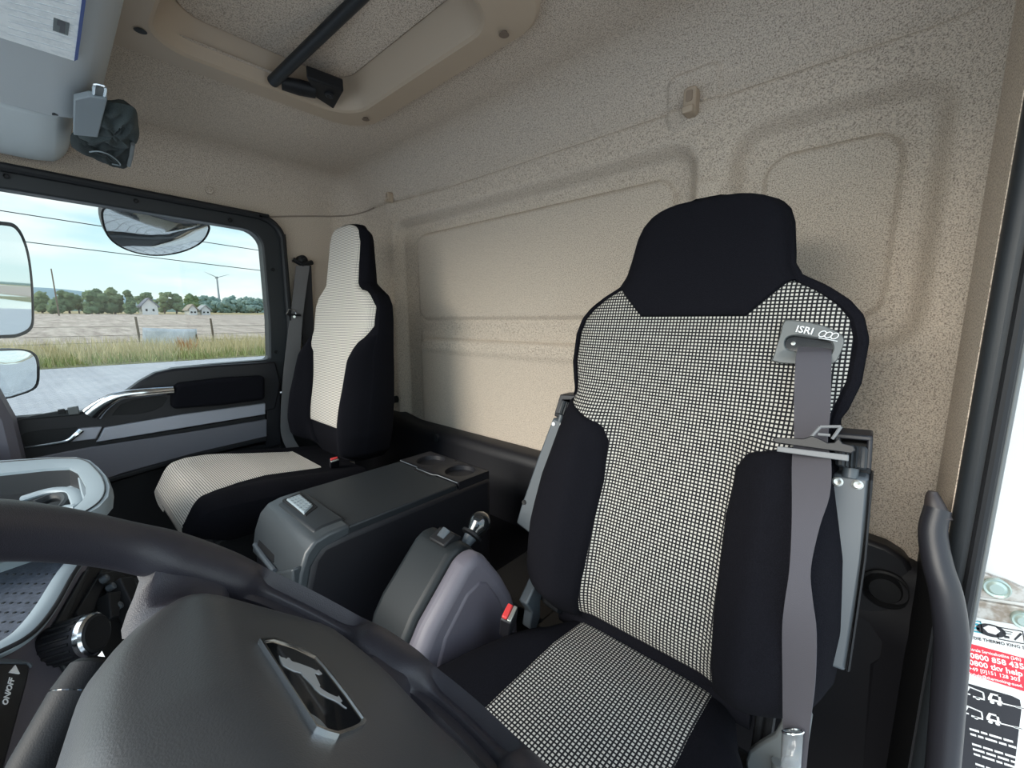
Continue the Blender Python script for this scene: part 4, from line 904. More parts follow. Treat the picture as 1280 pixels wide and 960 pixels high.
obj('handle_recess', *prism_x([(0.260, -0.440), (0.2450, -0.478), (0.252, -0.484), (0.27, -0.445)], -0.955, -0.862), M_black, t, bevel=0.002)
obj('handle_lip', *tube([(-0.968, 0.246, -0.480), (-0.905, 0.243, -0.483), (-0.842, 0.242, -0.486)], 0.0055, 10), M_arm, t)

# ------------------------------------------------------------------ parking brake housing with lever
t = thing('parking_brake_housing', (-0.55, 0.43, -0.69), 'grey housing with black top holding the parking brake lever', 'brake housing')
pf = [(0.30, -0.69), (0.312, -0.56), (0.325, -0.515), (0.345, -0.485), (0.42, -0.412), (0.440, -0.402), (0.458, -0.405), (0.475, -0.418), (0.515, -0.475), (0.545, -0.53), (0.56, -0.58), (0.565, -0.69)]
pfs = [(y, z) for y, z in pf]
cxm, czm = 0.43, -0.56
pfl = [(cxm+(y-cxm)*1.012, czm+(z-czm)*1.03) for y, z in pf]
obj('top_cover', *prism_x(pfl, -0.628, -0.522), mat('brake_cover_plastic', (0.010, 0.013, 0.015), 0.5, spec=0.35), t, bevel=0.014, seg=4)
obj('side_cover', *prism_x(pf, -0.525, -0.482), M_mid, t, bevel=0.018, seg=4)
inn2 = [(0.345, -0.64), (0.35, -0.56), (0.37, -0.51), (0.42, -0.458), (0.45, -0.45), (0.47, -0.462), (0.50, -0.51), (0.52, -0.56), (0.525, -0.64)]
obj('side_inset', *prism_x(inn2, -0.50, -0.479), mat('violet_grey_dark', (0.095, 0.088, 0.108), 0.5), t, bevel=0.006, seg=3)
def lidpt(s, x, d=0.0):   # s along the slope from bottom 0 to top 1
    y = 0.345+(0.42-0.345)*s; z = -0.485+(-0.412+0.485)*s; return Vector((x, y-0.0-0.7*d, z+0.006+0.7*d))
b_ = at(575, 685, 'z', -0.405); 
sx_ = -0.567
obj('lever_slot', *prism_x([(0.425, -0.398), (0.452, -0.386), (0.470, -0.400), (0.455, -0.412), (0.43, -0.412)], sx_-0.022, sx_+0.022), M_black, t, bevel=0.003)
obj('lever_collar', *tube([(sx_, 0.437, -0.397), (sx_, 0.452, -0.387)], 0.010, 14), M_arm, t)
l0 = at(577, 688, 'x', sx_); l1 = at(588, 671, 'x', sx_); l2 = at(594, 661, 'x', sx_); l3 = at(602, 650, 'x', sx_)
obj('lever_rod', *tube([l0, l1], 0.006, 12), M_chrome, t)
obj('lever_sleeve', *tube([l0.lerp(l1, .35), l1], [0.0095, 0.0135], 14), M_arm, t)
ax = (l3-l1).normalized()
obj('lever_collar_ring', *lathe(l1, ax, [(0, 0.012), (0.002, 0.022), (0.007, 0.022), (0.009, 0.013), (0.010, 0.012)], 20), M_black, t)
obj('lever_knob', *lathe(l1+ax*0.008, ax, [(0, 0.014), (0.008, 0.0165), (0.018, 0.021), (0.028, 0.022), (0.038, 0.018), (0.045, 0.010), (0.047, 0.0)], 22), M_gloss, t)
# flat boxes on the floor behind the brake housing
o = add_box('floor_cover', (-0.71, 0.66, -0.69), (-0.50, 0.96, -0.665), M_black, None, 0.005); tag(o, 'flat black cover panel on the tunnel behind the brake lever', 'cover')
o = add_box('floor_cover', (-0.49, 0.62, -0.69), (-0.30, 0.97, -0.645), M_black, None, 0.005); tag(o, 'raised black cover on the tunnel behind the driver seat', 'cover')

# ------------------------------------------------------------------ dashboard
t = thing('dashboard', (-0.95, -0.1, -0.6), 'blue-grey dashboard with open tray, slate mat and switch fascia', 'dashboard')
# rounded tray nose: outline in x, y at the top
zt2 = -0.33
no = [(-1.9, -0.20), (-1.56, -0.115), (-1.50, -0.035), (-1.45, 0.012), (-1.39, 0.034), (-1.30, 0.045), (-1.22, 0.051), (-1.13, 0.051), (-1.06, 0.044), (-1.01, 0.028), (-0.975, 0.00), (-0.96, -0.05), (-0.96, -0.45), (-1.9, -0.45)]
ni = [(-1.86, -0.26), (-1.44, -0.125), (-1.40, -0.04), (-1.37, -0.003), (-1.32, 0.008), (-1.25, 0.012), (-1.19, 0.015), (-1.13, 0.013), (-1.09, 0.006), (-1.055, -0.006), (-1.03, -0.03), (-1.02, -0.06), (-1.02, -0.42), (-1.86, -0.42)]
n_ = len(no); V = []
def ringv(pl_, z): return [(p[0], p[1], z) for p in pl_]
nb = [(-1.2+(p[0]+1.2)*0.98, p[1]-0.01) for p in no]; nm = [((a[0]*.5+b[0]*.5), (a[1]*.5+b[1]*.5)) for a, b in zip(no, ni)]
nb = [(-1.25+(p[0]+1.25)*0.80, p[1]-0.06) for p in no]
for pl_, z in ((nb, -0.62), (nb, -0.385), ([(p[0]-0.01, p[1]-0.006) for p in no], -0.362), (no, -0.352), (no, -0.338), ([(a[0]*.9+b[0]*.1, a[1]*.9+b[1]*.1) for a, b in zip(no, ni)], -0.329), (nm, -0.328), (ni, -0.334), (ni, -0.375)): V += ringv(pl_, z)
obj('tray_rim', V, grid_faces(n_, 9, True), M_lblue, t, angle=30)
nf = [(-1.22+(p[0]+1.22)*0.985, p[1]-0.004) for p in ni]
obj('tray_well', ringv(ni, -0.340)+ringv(nf, -0.385)+[(p[0], p[1], -0.387) for p in nf], grid_faces(n_, 2, True)+[tuple(range(n_, 2*n_))], M_slate, t, angle=30)
sm = smooth_path([Vector((p[0], p[1], -0.3275)) for p in [(a[0]*.72+b[0]*.28, a[1]*.72+b[1]*.28) for a, b in zip(no, ni)][1:12]], 4)
obj('rim_seam', *tube(sm, 0.0012, 6), M_slate, t)
# small pocket and cup ring inside the tray
pk = [P2(97, 596, -.345), P2(112, 598, -.345), P2(120, 612, -.345), P2(119, 624, -.345), P2(106, 632, -.345), P2(101, 618, -.345)]
obj('side_pocket', *prism_z(pk, -0.40, -0.343), M_lblue, t, bevel=0.004)
pk2 = [P2(99, 597.5, -.342), P2(110, 600, -.342), P2(116.5, 612, -.342), P2(115, 621, -.342), P2(107, 626, -.342), P2(103, 615, -.342)]
obj('pocket_floor', *prism_z(pk2, -0.344, -0.3415), M_blue, t)
cp1 = [at(28, 624, 'z', -.36), at(60, 614.5, 'z', -.352), at(82, 613, 'z', -.35), at(93, 617, 'z', -.35), at(98, 632, 'z', -.352), at(80, 636, 'z', -.36)]
obj('cup_ring', *tube(smooth_path(cp1, 5), 0.011, 10, flat=0.6), M_lblue, t)
obj('cup_ring_inner', *tube(smooth_path([at(45, 630, 'z', -.362), at(65, 622, 'z', -.358), at(80, 621, 'z', -.356), at(84, 627, 'z', -.358), at(78, 636, 'z', -.362)], 5), 0.009, 10), M_slate, t)
# slate mat with its border strip, fascia
ztm = -0.40
mt_ = [P2(-80, 690, ztm), P2(90, 690, ztm), P2(86, 712, ztm), P2(60, 760, ztm), P2(30, 790, ztm), P2(-5, 812, ztm), P2(-80, 840, ztm)]
obj('dash_mat', *prism_z(mt_, ztm-0.01, ztm), M_mat, t)
dd = []
for i in range(9):
    for j in range(8):
        q = at(-2+10*i-4*(j % 2), 718+12*j, 'z', ztm)
        if q.x < -0.80 and (2*i*5+ (718+12*j)-700) < 125: dd.append(lathe(q, (0, 0, 1), [(-0.001, 0.0028), (0.001, 0.002), (0.001, 0)], 6))
obj('mat_dimples', *merge(*dd), M_slate, t)['kind'] = 'stuff'
bs = smooth_path([at(106, 690, 'z', ztm+.004), at(84, 716, 'z', ztm+.004), at(60, 756, 'z', ztm+.004), at(40, 783, 'z', ztm+.004), at(20, 801, 'z', ztm+.004), at(-8, 816, 'z', ztm+.004), at(-60, 838, 'z', ztm+.004)], 5)
obj('border_strip', *tube(bs, 0.013, 10, flat=0.7), M_lblue, t)
obj('border_line', *tube([p+Vector((0.009, 0.010, 0.004)) for p in bs], 0.0028, 8), M_black, t)
# fascia: curved sheet below the strip
fn = Vector((0.064, 0.18, 0.09)).normalized(); FP = at(84, 720, 'z', -0.402)
def FQ(px, py, off=0.0): return atp(px, py, FP+fn*off, fn)
def fpoly(name, pts, o0, o1, m, bev=0.0, par=t):
    A_ = [FQ(x, y, o1) for x, y in pts]; B_ = [p-fn*(o1-o0) for p in A_]; n_ = len(A_)
    return obj(name, A_+B_, [tuple(range(n_)), tuple(range(2*n_-1, n_-1, -1))]+[(i, (i+1) % n_, n_+(i+1) % n_, n_+i) for i in range(n_)], m, par, bevel=bev)
fpoly('fascia', [(112, 690), (240, 690), (240, 760), (290, 1000), (-60, 1100), (-60, 850), (0, 818), (30, 800), (55, 772), (84, 728)], -0.03, 0.0, M_mid, 0.004)
fpoly('fascia_recess', [(118, 690), (252, 690), (258, 760), (200, 850), (120, 860), (88, 840), (76, 815), (72, 795), (76, 778), (95, 745)], -0.004, 0.002, M_black, 0.003)
fpoly('recess_rim', [(108, 712), (113, 712), (82, 780), (78, 800), (90, 836), (84, 838), (70, 812), (66, 795), (70, 778)], 0.0, 0.006, M_slate, 0.002)
fpoly('switch_block', [(110, 742), (128, 712), (140, 716), (124, 745), (118, 762), (100, 775), (96, 765)], 0.002, 0.008, M_rubber, 0.001)
for k, pts in enumerate(([(128, 716), (146, 712), (160, 722), (148, 736), (134, 728)], [(136, 740), (152, 738), (150, 770), (140, 772)], [(150, 722), (166, 720), (185, 760), (176, 775)])):
    fpoly('vent_blade', pts, 0.002, 0.016+0.006*k, M_rubber, 0.002)
for k, (px, py) in enumerate(((132, 723), (140, 733), (154, 731), (149, 757), (178, 724))):
    obj('bolt', *lathe(FQ(px, py, 0.02), fn, [(-0.006, 0.006), (0.003, 0.006), (0.004, 0.004), (0.004, 0)], 10), M_arm, t)
for pts in ([(166, 722), (176, 722), (196, 760), (190, 768)], [(178, 720), (182, 720), (200, 756), (196, 760)], [(184, 722), (186, 722), (201, 748), (199, 752)]):
    fpoly('vent_strut', pts, 0.02, 0.028, M_slate, 0.001)
fpoly('indicator_lamp', [(189, 728), (194, 726), (199, 738), (196, 746)], 0.004, 0.012, mat('amber', (0.7, 0.16, 0.02), 0.3), 0.001)
# rotary knob
kc = FQ(121, 791, 0.050); kdir = (fn*0.55+Vector((0.75, 0.0, 0.12))).normalized()
kb = FQ(66, 808, 0.0)
kdir = (kc-kb).normalized(); r0 = 0.027
tk = obj('rotary_knob', *lathe(kc-kdir*0.055, kdir, [(0, r0*0.98), (0.004, r0), (0.045, r0), (0.048, r0*0.97), (0.048, 0)], 36), M_softblk, t)
obj('knob_ring', *lathe(kc-kdir*0.009, kdir, [(-0.001, r0*0.99), (0.0, r0*1.05), (0.006, r0*1.03), (0.009, r0*0.93), (0.0075, r0*0.90)], 36), M_chrome, tk)
obj('knob_face', *lathe(kc-kdir*0.004, kdir, [(-0.004, r0*0.9), (0.004, r0*0.9), (0.006, r0*0.82), (0.005, 0)], 36), M_black, tk)
fl = [lathe(kc-kdir*0.03, kdir, [(0, 0.001), (0.0, 0.001)], 3)]
rib = []
for k in range(18):
    a_ = 2*PI*k/18; s_ = kdir.cross(Vector((0, 0, 1))).normalized(); w__ = kdir.cross(s_); c_ = s_*math.cos(a_)*r0+w__*math.sin(a_)*r0
    rib.append(tube([kc-kdir*0.048+c_, kc-kdir*0.014+c_], 0.0022, 6))
obj('grip_ribs', *merge(*rib), M_rubber, tk)
# ON/OFF rocker panel
fpoly('rocker_panel', [(-20, 826), (34, 828), (39, 832), (36, 848), (6, 960), (-10, 1000), (-40, 1000)], 0.0, 0.012, mat('deep_black_plastic', (0.006, 0.006, 0.007), 0.5), 0.003)
fpoly('rocker_frame', [(-20, 821), (30, 824), (42, 829), (41, 834), (36, 829), (-20, 828)], 0.0, 0.014, M_arm, 0.001)
rx = (FQ(17, 845, 0.013)-FQ(4, 893, 0.013)).normalized(); ry = fn.cross(rx).normalized()
V, F = text_mesh('ON/OFF', 0.0195, 0.0003, 0.0003)
sc_ = (FQ(15, 850, 0.013)-FQ(2, 881, 0.013)).length/0.068
obj('lettering', *place(([(v[0]*sc_, v[1]*sc_, v[2]) for v in V], F), FQ(9, 882, 0.0125), rx, ry, fn), M_print, t, smooth=False)
fpoly('arrow_mark', [(12, 840), (25, 842), (19.5, 831)], 0.012, 0.0132, M_print)

# ------------------------------------------------------------------ steering wheel
CW = Vector((-.244, .069, -.223)); TW = 0.768; RW = 0.20
EU, EV = Vector((1, 0, 0)), Vector((0, math.cos(TW), -math.sin(TW))); EN = Vector((0, math.sin(TW), math.cos(TW)))
def WL(u, v, h=0.0): return CW+EU*u+EV*v+EN*h
def wheel_uv(px, py, h):
    p = atp(px, py, CW+EN*h, EN)-CW; return (p.dot(EU), p.dot(EV))
t = thing('steering_wheel', WL(0, 0, -0.03), 'large black steering wheel with a lion badge in the foreground', 'steering wheel')
V = []; na, ns = 360, 32
for i in range(na):
    a_ = 2*PI*i/na
    dg = math.degrees(a_) % 360
    def near(c, w, p=4): return math.exp(-(abs((dg-c+180) % 360-180)/w)**p)
    bulge = near(182, 15)+near(-2, 15)+near(120, 11)+near(60, 11)
    groove = near(149, 17, 8)+near(31, 17, 8)+near(90, 17, 8)
    for k in range(ns):
        q = 2*PI*k/ns; cr_, sn_ = math.cos(q), math.sin(q); rr = 0.0190
        r_ = RW+rr*cr_-0.012*bulge*max(0, -cr_); h_ = 0.0175*sn_+0.0030*bulge*max(0, sn_)
        if cr_ < 0.2 and sn_ > -0.3:
            g_ = groove*float(smstep(0.15, -0.12, cr_)); r_ += 0.010*g_*max(0, -cr_+.3); h_ -= 0.0130*g_*max(0, sn_)
        V.append(WL(r_*math.cos(a_), r_*math.sin(a_), h_))
F = []
for i in range(na):
    for k in range(ns):
        j = (i+1) % na; F.append((i*ns+k, i*ns+(k+1) % ns, j*ns+(k+1) % ns, j*ns+k))
obj('rim', V, F, M_wheel, t)
# hub pad: star-shaped outline, faceted height
ol = [(0, -.077), (.05, -.071), (.09, -.062), (.120, -.046), (.142, -.028), (.156, -.004), (.1615, .02), (.158, .05), (.145, .083), (.124, .110), (.095, .130), (.06, .140), (.03, .1385), (0, .1375)]
full = ol+[(-x, y) for x, y in ol[::-1][1:-1]]
opts = [(p.x, p.y) for p in smooth_path([Vector((x, y, 0)) for x, y in full], 4, True)]
def pad_h(u, v):
    h = 0.0078
    # front half falls away from a ridge that bends towards the spokes
    rid = -0.040+0.13*abs(u)
    d = rid-v; h -= 0.95*(0.5*(d+math.sqrt(d*d+0.00012)))
    h -= 0.10*max(0, v-0.10); h -= 0.35*max(0, abs(u)-0.12)
    return h
npn = len(opts); V = []; c0 = (0, 0.02)
ss_ = [0.0001, .15, .3, .45, .6, .72, .82, .9, .95, .98, 1.0]
for s in ss_[::-1]:
    for (x, y) in opts:
        u, v = c0[0]+(x-c0[0])*s, c0[1]+(y-c0[1])*s; V.append(WL(u, v, pad_h(u, v)-0.010*max(0, (s-0.93)/0.07)**2))
F = grid_faces(npn, len(ss_), True); k0 = len(V)
for s, dz in ((1.0, -0.022), (0.9, -0.045), (0.6, -0.06), (0.0001, -0.065)):
    for (x, y) in opts:
        u, v = c0[0]+(x-c0[0])*s, c0[1]+(y-c0[1])*s; V.append(WL(u, v, pad_h(c0[0]+(x-c0[0]), c0[1]+(y-c0[1]))+dz if s > .8 else -0.07))
for i in range(npn): F.append((i, k0+i, k0+(i+1) % npn, (i+1) % npn))
F += [tuple(k0+i for i in f) for f in grid_faces(npn, 4, True)]
obj('hub_pad', V, F, M_pad, t, angle=60)
# spokes: polar sectors between pad and rim
for sg in (-1, 1):
    A0, A1 = math.radians(-166), math.radians(-256)   # from just in front of the side to the bottom opening
    V = []; nA, nR = 60, 10
    for i in range(nA):
        a_ = A0+(A1-A0)*i/(nA-1); dg = -math.degrees(a_)  # 166..256 ; rim direction
        hi = math.exp(-((dg-176)/13.0)**6)*1.0+math.exp(-((dg-243)/10.0)**6)*0.85
        cu, cv = math.cos(a_), math.sin(a_)
        for k in range(nR):
            r_ = 0.125+(0.190-0.125)*k/(nR-1); e = smstep(0.150, 0.186, r_)
            ph = pad_h(r_*cu, r_*cv)-0.012
            h_ = (1-hi)*((1-e)*min(ph, -0.004)+e*(-0.020))+hi*((1-e)*(pad_h(r_*cu, r_*cv)-0.004)+e*0.012)
            V.append(WL(-sg*r_*cu*-1, r_*cv, h_))
    k0 = len(V); V += [p-EN*0.022 for p in V]; g = grid_faces(nR, nA); F = g+[tuple(k0+i for i in f[::-1]) for f in g]
    bd = [i for i in range(nR)]+[j*nR+nR-1 for j in range(1, nA)]+[(nA-1)*nR+i for i in range(nR-2, -1, -1)]+[j*nR for j in range(nA-2, 0, -1)]
    F += [(bd[i], bd[(i+1) % len(bd)], k0+bd[(i+1) % len(bd)], k0+bd[i]) for i in range(len(bd))]
    obj('spoke', V, F, M_wheel, t, angle=60)
# lion badge
hb = 0.0095
def BP(x, y, h=hb): u, v = wheel_uv(x, y, h); return WL(u, v, h)
def bpoly(name, pts, h0, h1, m, par, bev=0.0):
    A_ = [BP(x, y)+EN*(h1-hb) for x, y in pts]; B_ = [p-EN*(h1-h0) for p in A_]; n_ = len(A_)
    return obj(name, A_+B_, [tuple(range(n_)), tuple(range(2*n_-1, n_-1, -1))]+[(i, (i+1) % n_, n_+(i+1) % n_, n_+i) for i in range(n_)], m, par, bevel=bev)
bo = [(324, 797.5), (343, 796), (372, 805), (395, 817.5), (408, 832), (436, 868), (459.5, 901), (457, 906), (443, 913), (425, 919), (410, 915), (396, 909), (392, 902), (358, 850)]
cb = (392, 858)
bi = [(cb[0]+(x-cb[0])*0.90, cb[1]+(y-cb[1])*0.90) for x, y in bo]
bi[0] = (332, 802.5); bi[1] = (342, 800.5); bi[2] = (369, 809)
bg_ = bpoly('badge_plate', [(cb[0]+(x-cb[0])*0.96, cb[1]+(y-cb[1])*0.96) for x, y in bo], 0.004, 0.0087, M_gloss, t)
n_ = len(bo); V = [BP(x, y)-EN*0.007 for x, y in bo]+[BP(x, y)+EN*0.0002 for x, y in [(cb[0]+(x-cb[0])*.985, cb[1]+(y-cb[1])*.985) for x, y in bo]]+[BP(x, y)+EN*0.0002 for x, y in [(a[0]*.25+b[0]*.75, a[1]*.25+b[1]*.75) for a, b in zip(bo, bi)]]+[BP(x, y)-EN*0.0010 for x, y in bi]
obj('badge_frame', V, grid_faces(n_, 4, True), M_chrome, bg_, angle=30)
def LZ(x, y): return (280+x/5.3333, 740+y/5.3333)
lion = [(372, 418), (384, 430), (405, 434), (418, 442), (428, 432), (440, 436), (448, 450), (458, 458), (500, 470), (550, 488), (590, 504), (622, 520), (634, 512), (640, 522), (658, 540), (640, 544), (618, 534), (606, 538), (622, 570), (645, 618), (640, 628), (668, 650), (710, 674), (745, 690), (762, 694), (768, 684), (776, 698), (792, 722), (775, 726), (790, 744), (822, 768), (800, 756), (770, 732), (740, 714), (700, 698), (650, 672), (612, 640), (590, 610), (560, 580), (535, 556), (518, 534), (506, 528), (470, 520), (430, 500), (400, 482), (388, 468), (380, 448)]
bpoly('lion_emblem', [LZ(x, y) for x, y in lion], 0.0080, 0.0091, mat('emblem_silver', (0.38, 0.40, 0.41), 0.45, metal=0.3), bg_)
bpoly('emblem_ground', [LZ(x, y) for x, y in ((572, 796), (612, 818), (650, 846), (698, 902), (690, 908), (612, 884))], 0.0080, 0.0089, M_frame, bg_)
# steering column and stalk
obj('column', *tube([WL(0, 0.0, -0.05), WL(0, 0.0, -0.13), WL(0, 0.02, -0.32)], [0.06, 0.07, 0.075], 20), M_softblk, t)
t = thing('control_stalk', WL(-0.06, -0.05, -0.10), 'black round control stalk with a white triangle mark behind the steering wheel', 'stalk')
k1 = ray(128, 812).normalized()*0.0; 
def atd(px, py, d): r_ = ray(px, py); return r_*(d/r_.dot(_f))
sa, sb_ = atd(118, 832, 0.34), atd(52, 948, 0.30); sm_ = sa.lerp(sb_, 0.32); se = atd(20, 1010, 0.285)
axs = (sa-sb_).normalized()
obj('stalk_grip', *tube([sm_, sa-axs*0.003, sa, sa+axs*0.003], [0.0185, 0.0165, 0.016, 0.013], 24), M_black, t)
obj('stalk_ring', *tube([sm_-axs*0.002, sm_+axs*0.001], 0.0178, 24), M_gloss, t)
obj('stalk_body', *tube([se, sb_, sm_-axs*0.001], [0.0165, 0.0175, 0.0185], 24), M_black, t)
tn = (-ray(127, 818).normalized()+axs*0.2).normalized(); tu = tn.cross(Vector((0, 0, 1))).normalized(); tv = tn.cross(tu)
if tv.z < 0: tv = -tv
tc_ = atd(127, 818, 0.3245)
TA = [atd(x, y, 0.323) for x, y in ((122, 820), (131, 821), (127.5, 814))]
obj('triangle_mark', TA+[p+ray(127, 818).normalized()*0.004 for p in TA], [(0, 1, 2), (5, 4, 3), (0, 3, 4, 1), (1, 4, 5, 2), (2, 5, 3, 0)], M_print, t, smooth=False)

# ------------------------------------------------------------------ outside mirrors
def mirror(label, px_out, x, tilt, thick, m_arm=None, upl=None, warp=0.0):
    t = thing('wing_mirror' if upl is None else 'kerb_mirror', at(*px_out[0], 'x', x), label, 'mirror')
    pts = [at(a, b, 'x', x) for a, b in px_out]; pts = smooth_path(pts, 4, True); c = sum(pts, Vector())/len(pts)
    n = Vector(tilt).normalized()
    # lay the outline in the mirror plane through c
    P_ = [p+ (p.normalized())*(-(p-c).dot(n)/p.normalized().dot(n)) for p in pts]; c = sum(P_, Vector())/len(P_)
    n_ = len(P_); V = []
    for s, d in ((1.025 if upl else 1.045, -0.03), (1.025 if upl else 1.045, 0.003), (0.99, 0.003), (0.975, 0.0)): V += [c+(p-c)*s+n*d for p in P_]
    V += [c+(p-c)*0.8-n*thick for p in P_]; V = V[4*n_:]+V[:4*n_]
    obj('mirror_shell', V, grid_faces(n_, 5, True)+[tuple(range(n_))[::-1]], M_softblk, t, angle=40)
    Vg = []; rs = [1.0, .8, .6, .4, .2, .001]
    for s in rs: Vg += [c+(p-c)*s*0.99+n*(0.001+warp*(1-s*s)) for p in P_]
    obj('mirror_glass', Vg, grid_faces(n_, 6, True), M_mirror, t, angle=89)
    return t, c
mirror('large upper wing mirror outside the passenger window at the left edge', [(-60, 278), (0, 280), (20, 286), (32, 310), (38, 345), (40, 385), (38, 408), (22, 418), (0, 420), (-60, 424)], -2.15, (0.62, 0.78, -0.04), 0.06)
mirror('smaller lower wing mirror outside the passenger window at the left edge', [(-60, 440), (0, 438), (30, 438), (44, 446), (47, 465), (43, 484), (20, 494), (0, 498), (-60, 504)], -2.15, (0.62, 0.75, -0.10), 0.05, warp=0.012)
t, c = mirror('rounded kerb mirror hanging above the passenger window outside', [(129, 262), (150, 258), (190, 270), (225, 279), (258, 280), (259, 292), (248, 305), (225, 315), (195, 319), (165, 314), (142, 302), (131, 285)], -2.12, (0.80, 0.10, -0.58), 0.05, upl=1, warp=0.012)
arm_ = smooth_path([at(135, 254, 'x', -2.16), at(160, 258, 'x', -2.16), at(195, 264, 'x', -2.16), at(235, 271, 'x', -2.16), at(255, 275, 'x', -2.16)], 4)
obj('mirror_hood', *tube(arm_, 0.022, 12, up=(1, 0, 0), flat=0.7), M_softblk, t)
obj('mirror_arm', *tube([at(195, 262, 'x', -2.16), at(205, 235, 'x', -2.06), at(210, 220, 'x', -1.98)], 0.02, 10, up=(1, 0, 0)), M_softblk, t)

# ------------------------------------------------------------------ the place outside
GH, GS = 2.3, 0.0240
GN = Vector((GS, 0, 1)); GP = Vector((0, 0, -GH))
def G(px, py): return atp(px, py, GP, GN)
def gz(x): return -GH-GS*x
def ground(name, xa, xb, ya, yb, m, dz=0.0):
    V = [(xa, ya, gz(xa)+dz), (xb, ya, gz(xb)+dz), (xb, yb, gz(xb)+dz), (xa, yb, gz(xa)+dz)]
    return struct(obj(name, V+[(v[0], v[1], v[2]-0.3) for v in V], [(0, 1, 2, 3), (7, 6, 5, 4), (0, 4, 5, 1), (1, 5, 6, 2), (2, 6, 7, 3), (3, 7, 4, 0)], m, smooth=False))
def paving_mat():
    m = bpy.data.materials.new('block_paving'); m.use_nodes = True; nt, N, L = new_nodes(m)
    b = N.new('ShaderNodeBsdfPrincipled'); o = N.new('ShaderNodeOutputMaterial'); L.new(b.outputs[0], o.inputs[0]); b.inputs['Roughness'].default_value = 0.9
    t = N.new('ShaderNodeTexCoord'); br = N.new('ShaderNodeTexBrick'); rt = N.new('ShaderNodeMapping'); rt.inputs['Rotation'].default_value = (0, 0, 0.72); L.new(t.outputs['Object'], rt.inputs[0]); L.new(rt.outputs[0], br.inputs[0]); br.inputs['Scale'].default_value = 1.0
    br.inputs['Brick Width'].default_value = 0.30; br.inputs['Row Height'].default_value = 0.15; br.inputs['Mortar Size'].default_value = 0.010
    br.inputs['Color1'].default_value = (0.56, 0.59, 0.61, 1); br.inputs['Color2'].default_value = (0.50, 0.53, 0.56, 1); br.inputs['Mortar'].default_value = (0.26, 0.28, 0.30, 1)
    n1 = N.new('ShaderNodeTexNoise'); n1.inputs['Scale'].default_value = 0.8; n1.inputs['Detail'].default_value = 5; L.new(t.outputs['Object'], n1.inputs[0])
    mx = N.new('ShaderNodeMix'); mx.data_type = 'RGBA'; mx.blend_type = 'MULTIPLY'; mx.inputs['Factor'].default_value = 0.35; L.new(br.outputs[0], mx.inputs['A']); L.new(n1.outputs[0], mx.inputs['B'])
    g_ = N.new('ShaderNodeGamma'); g_.inputs[1].default_value = 0.8; L.new(mx.outputs['Result'], g_.inputs[0]); L.new(g_.outputs[0], b.inputs['Base Color']); return m
XG = G(100, 459).x
ground('ground_paving', XG, 16, -60, 60, paving_mat())
ground('ground_verge', XG-9, XG, -80, 120, mat('verge_soil', (0.30, 0.29, 0.16), 0.95, speck=(0.20, 0.20, 0.10), sscale=3), 0.02)
def field_mat():
    m = bpy.data.materials.new('ploughed_field'); m.use_nodes = True; nt, N, L = new_nodes(m)
    b = N.new('ShaderNodeBsdfPrincipled'); o = N.new('ShaderNodeOutputMaterial'); L.new(b.outputs[0], o.inputs[0]); b.inputs['Roughness'].default_value = 1.0; b.inputs['Specular IOR Level'].default_value = 0.1
    t = N.new('ShaderNodeTexCoord'); mp = N.new('ShaderNodeMapping'); mp.inputs['Scale'].default_value = (0.12, 1.0, 1); L.new(t.outputs['Object'], mp.inputs[0])
    n1 = N.new('ShaderNodeTexNoise'); n1.inputs['Scale'].default_value = 1.1; n1.inputs['Detail'].default_value = 6; n1.inputs['Roughness'].default_value = 0.75; L.new(mp.outputs[0], n1.inputs[0])
    r = N.new('ShaderNodeValToRGB'); r.color_ramp.elements[0].position = 0.36; r.color_ramp.elements[0].color = (0.34, 0.28, 0.235, 1); r.color_ramp.elements[1].position = 0.62; r.color_ramp.elements[1].color = (0.62, 0.55, 0.46, 1)
    L.new(n1.outputs[0], r.inputs[0]); L.new(r.outputs[0], b.inputs['Base Color']); return m
ground('ground_field', -185, XG-9, -400, 700, field_mat())
ground('ground_stubble', -1700, -185, -2500, 2500, mat('stubble', (0.50, 0.40, 0.20), 0.95, speck=(0.36, 0.31, 0.16), sscale=0.1), 0.0)
M_g1 = mat('grass_green', (0.40, 0.44, 0.18), 0.8, speck=(0.28, 0.33, 0.12), sscale=2.0)
M_g2 = mat('grass_straw', (0.68, 0.60, 0.36), 0.85, speck=(0.54, 0.48, 0.27), sscale=2.0)
M_g3 = mat('weed_rust', (0.50, 0.22, 0.08), 0.85)
def blades(name, n, xr, yr, hr, w, m, lean=0.15):
    V, F = [], []
    for i in range(n):
        x = random.uniform(*xr); y = random.uniform(*yr); h = random.uniform(*hr); a_ = random.uniform(0, PI); z = gz(x)
        dx, dy = math.cos(a_)*w, math.sin(a_)*w; lx, ly = random.uniform(-lean, lean), random.uniform(-lean, lean); k = len(V)
        V += [(x-dx, y-dy, z), (x+dx, y+dy, z), (x+lx*.4+dx*.7, y+ly*.4+dy*.7, z+h*.55), (x+lx*.4-dx*.7, y+ly*.4-dy*.7, z+h*.55), (x+lx, y+ly, z+h)]
        F += [(k, k+1, k+2, k+3), (k+3, k+2, k+4)]
    me = bpy.data.meshes.new(name); me.from_pydata(V, [], F); me.materials.append(m); o = bpy.data.objects.new(name, me); C.objects.link(o); o['kind'] = 'stuff'; return o
tag(blades('green_grass', 6000, (XG-3.0, XG-0.1), (-9, 16), (0.15, 0.5), 0.016, M_g1), 'green grass growing along the edge of the paving outside the window', 'grass')
tag(blades('straw_grass', 13000, (XG-8.5, XG-0.6), (-10, 20), (0.35, 0.95), 0.013, M_g2, 0.25), 'tall dry straw coloured grass in front of the ploughed field', 'grass')
rq = G(228, 446)
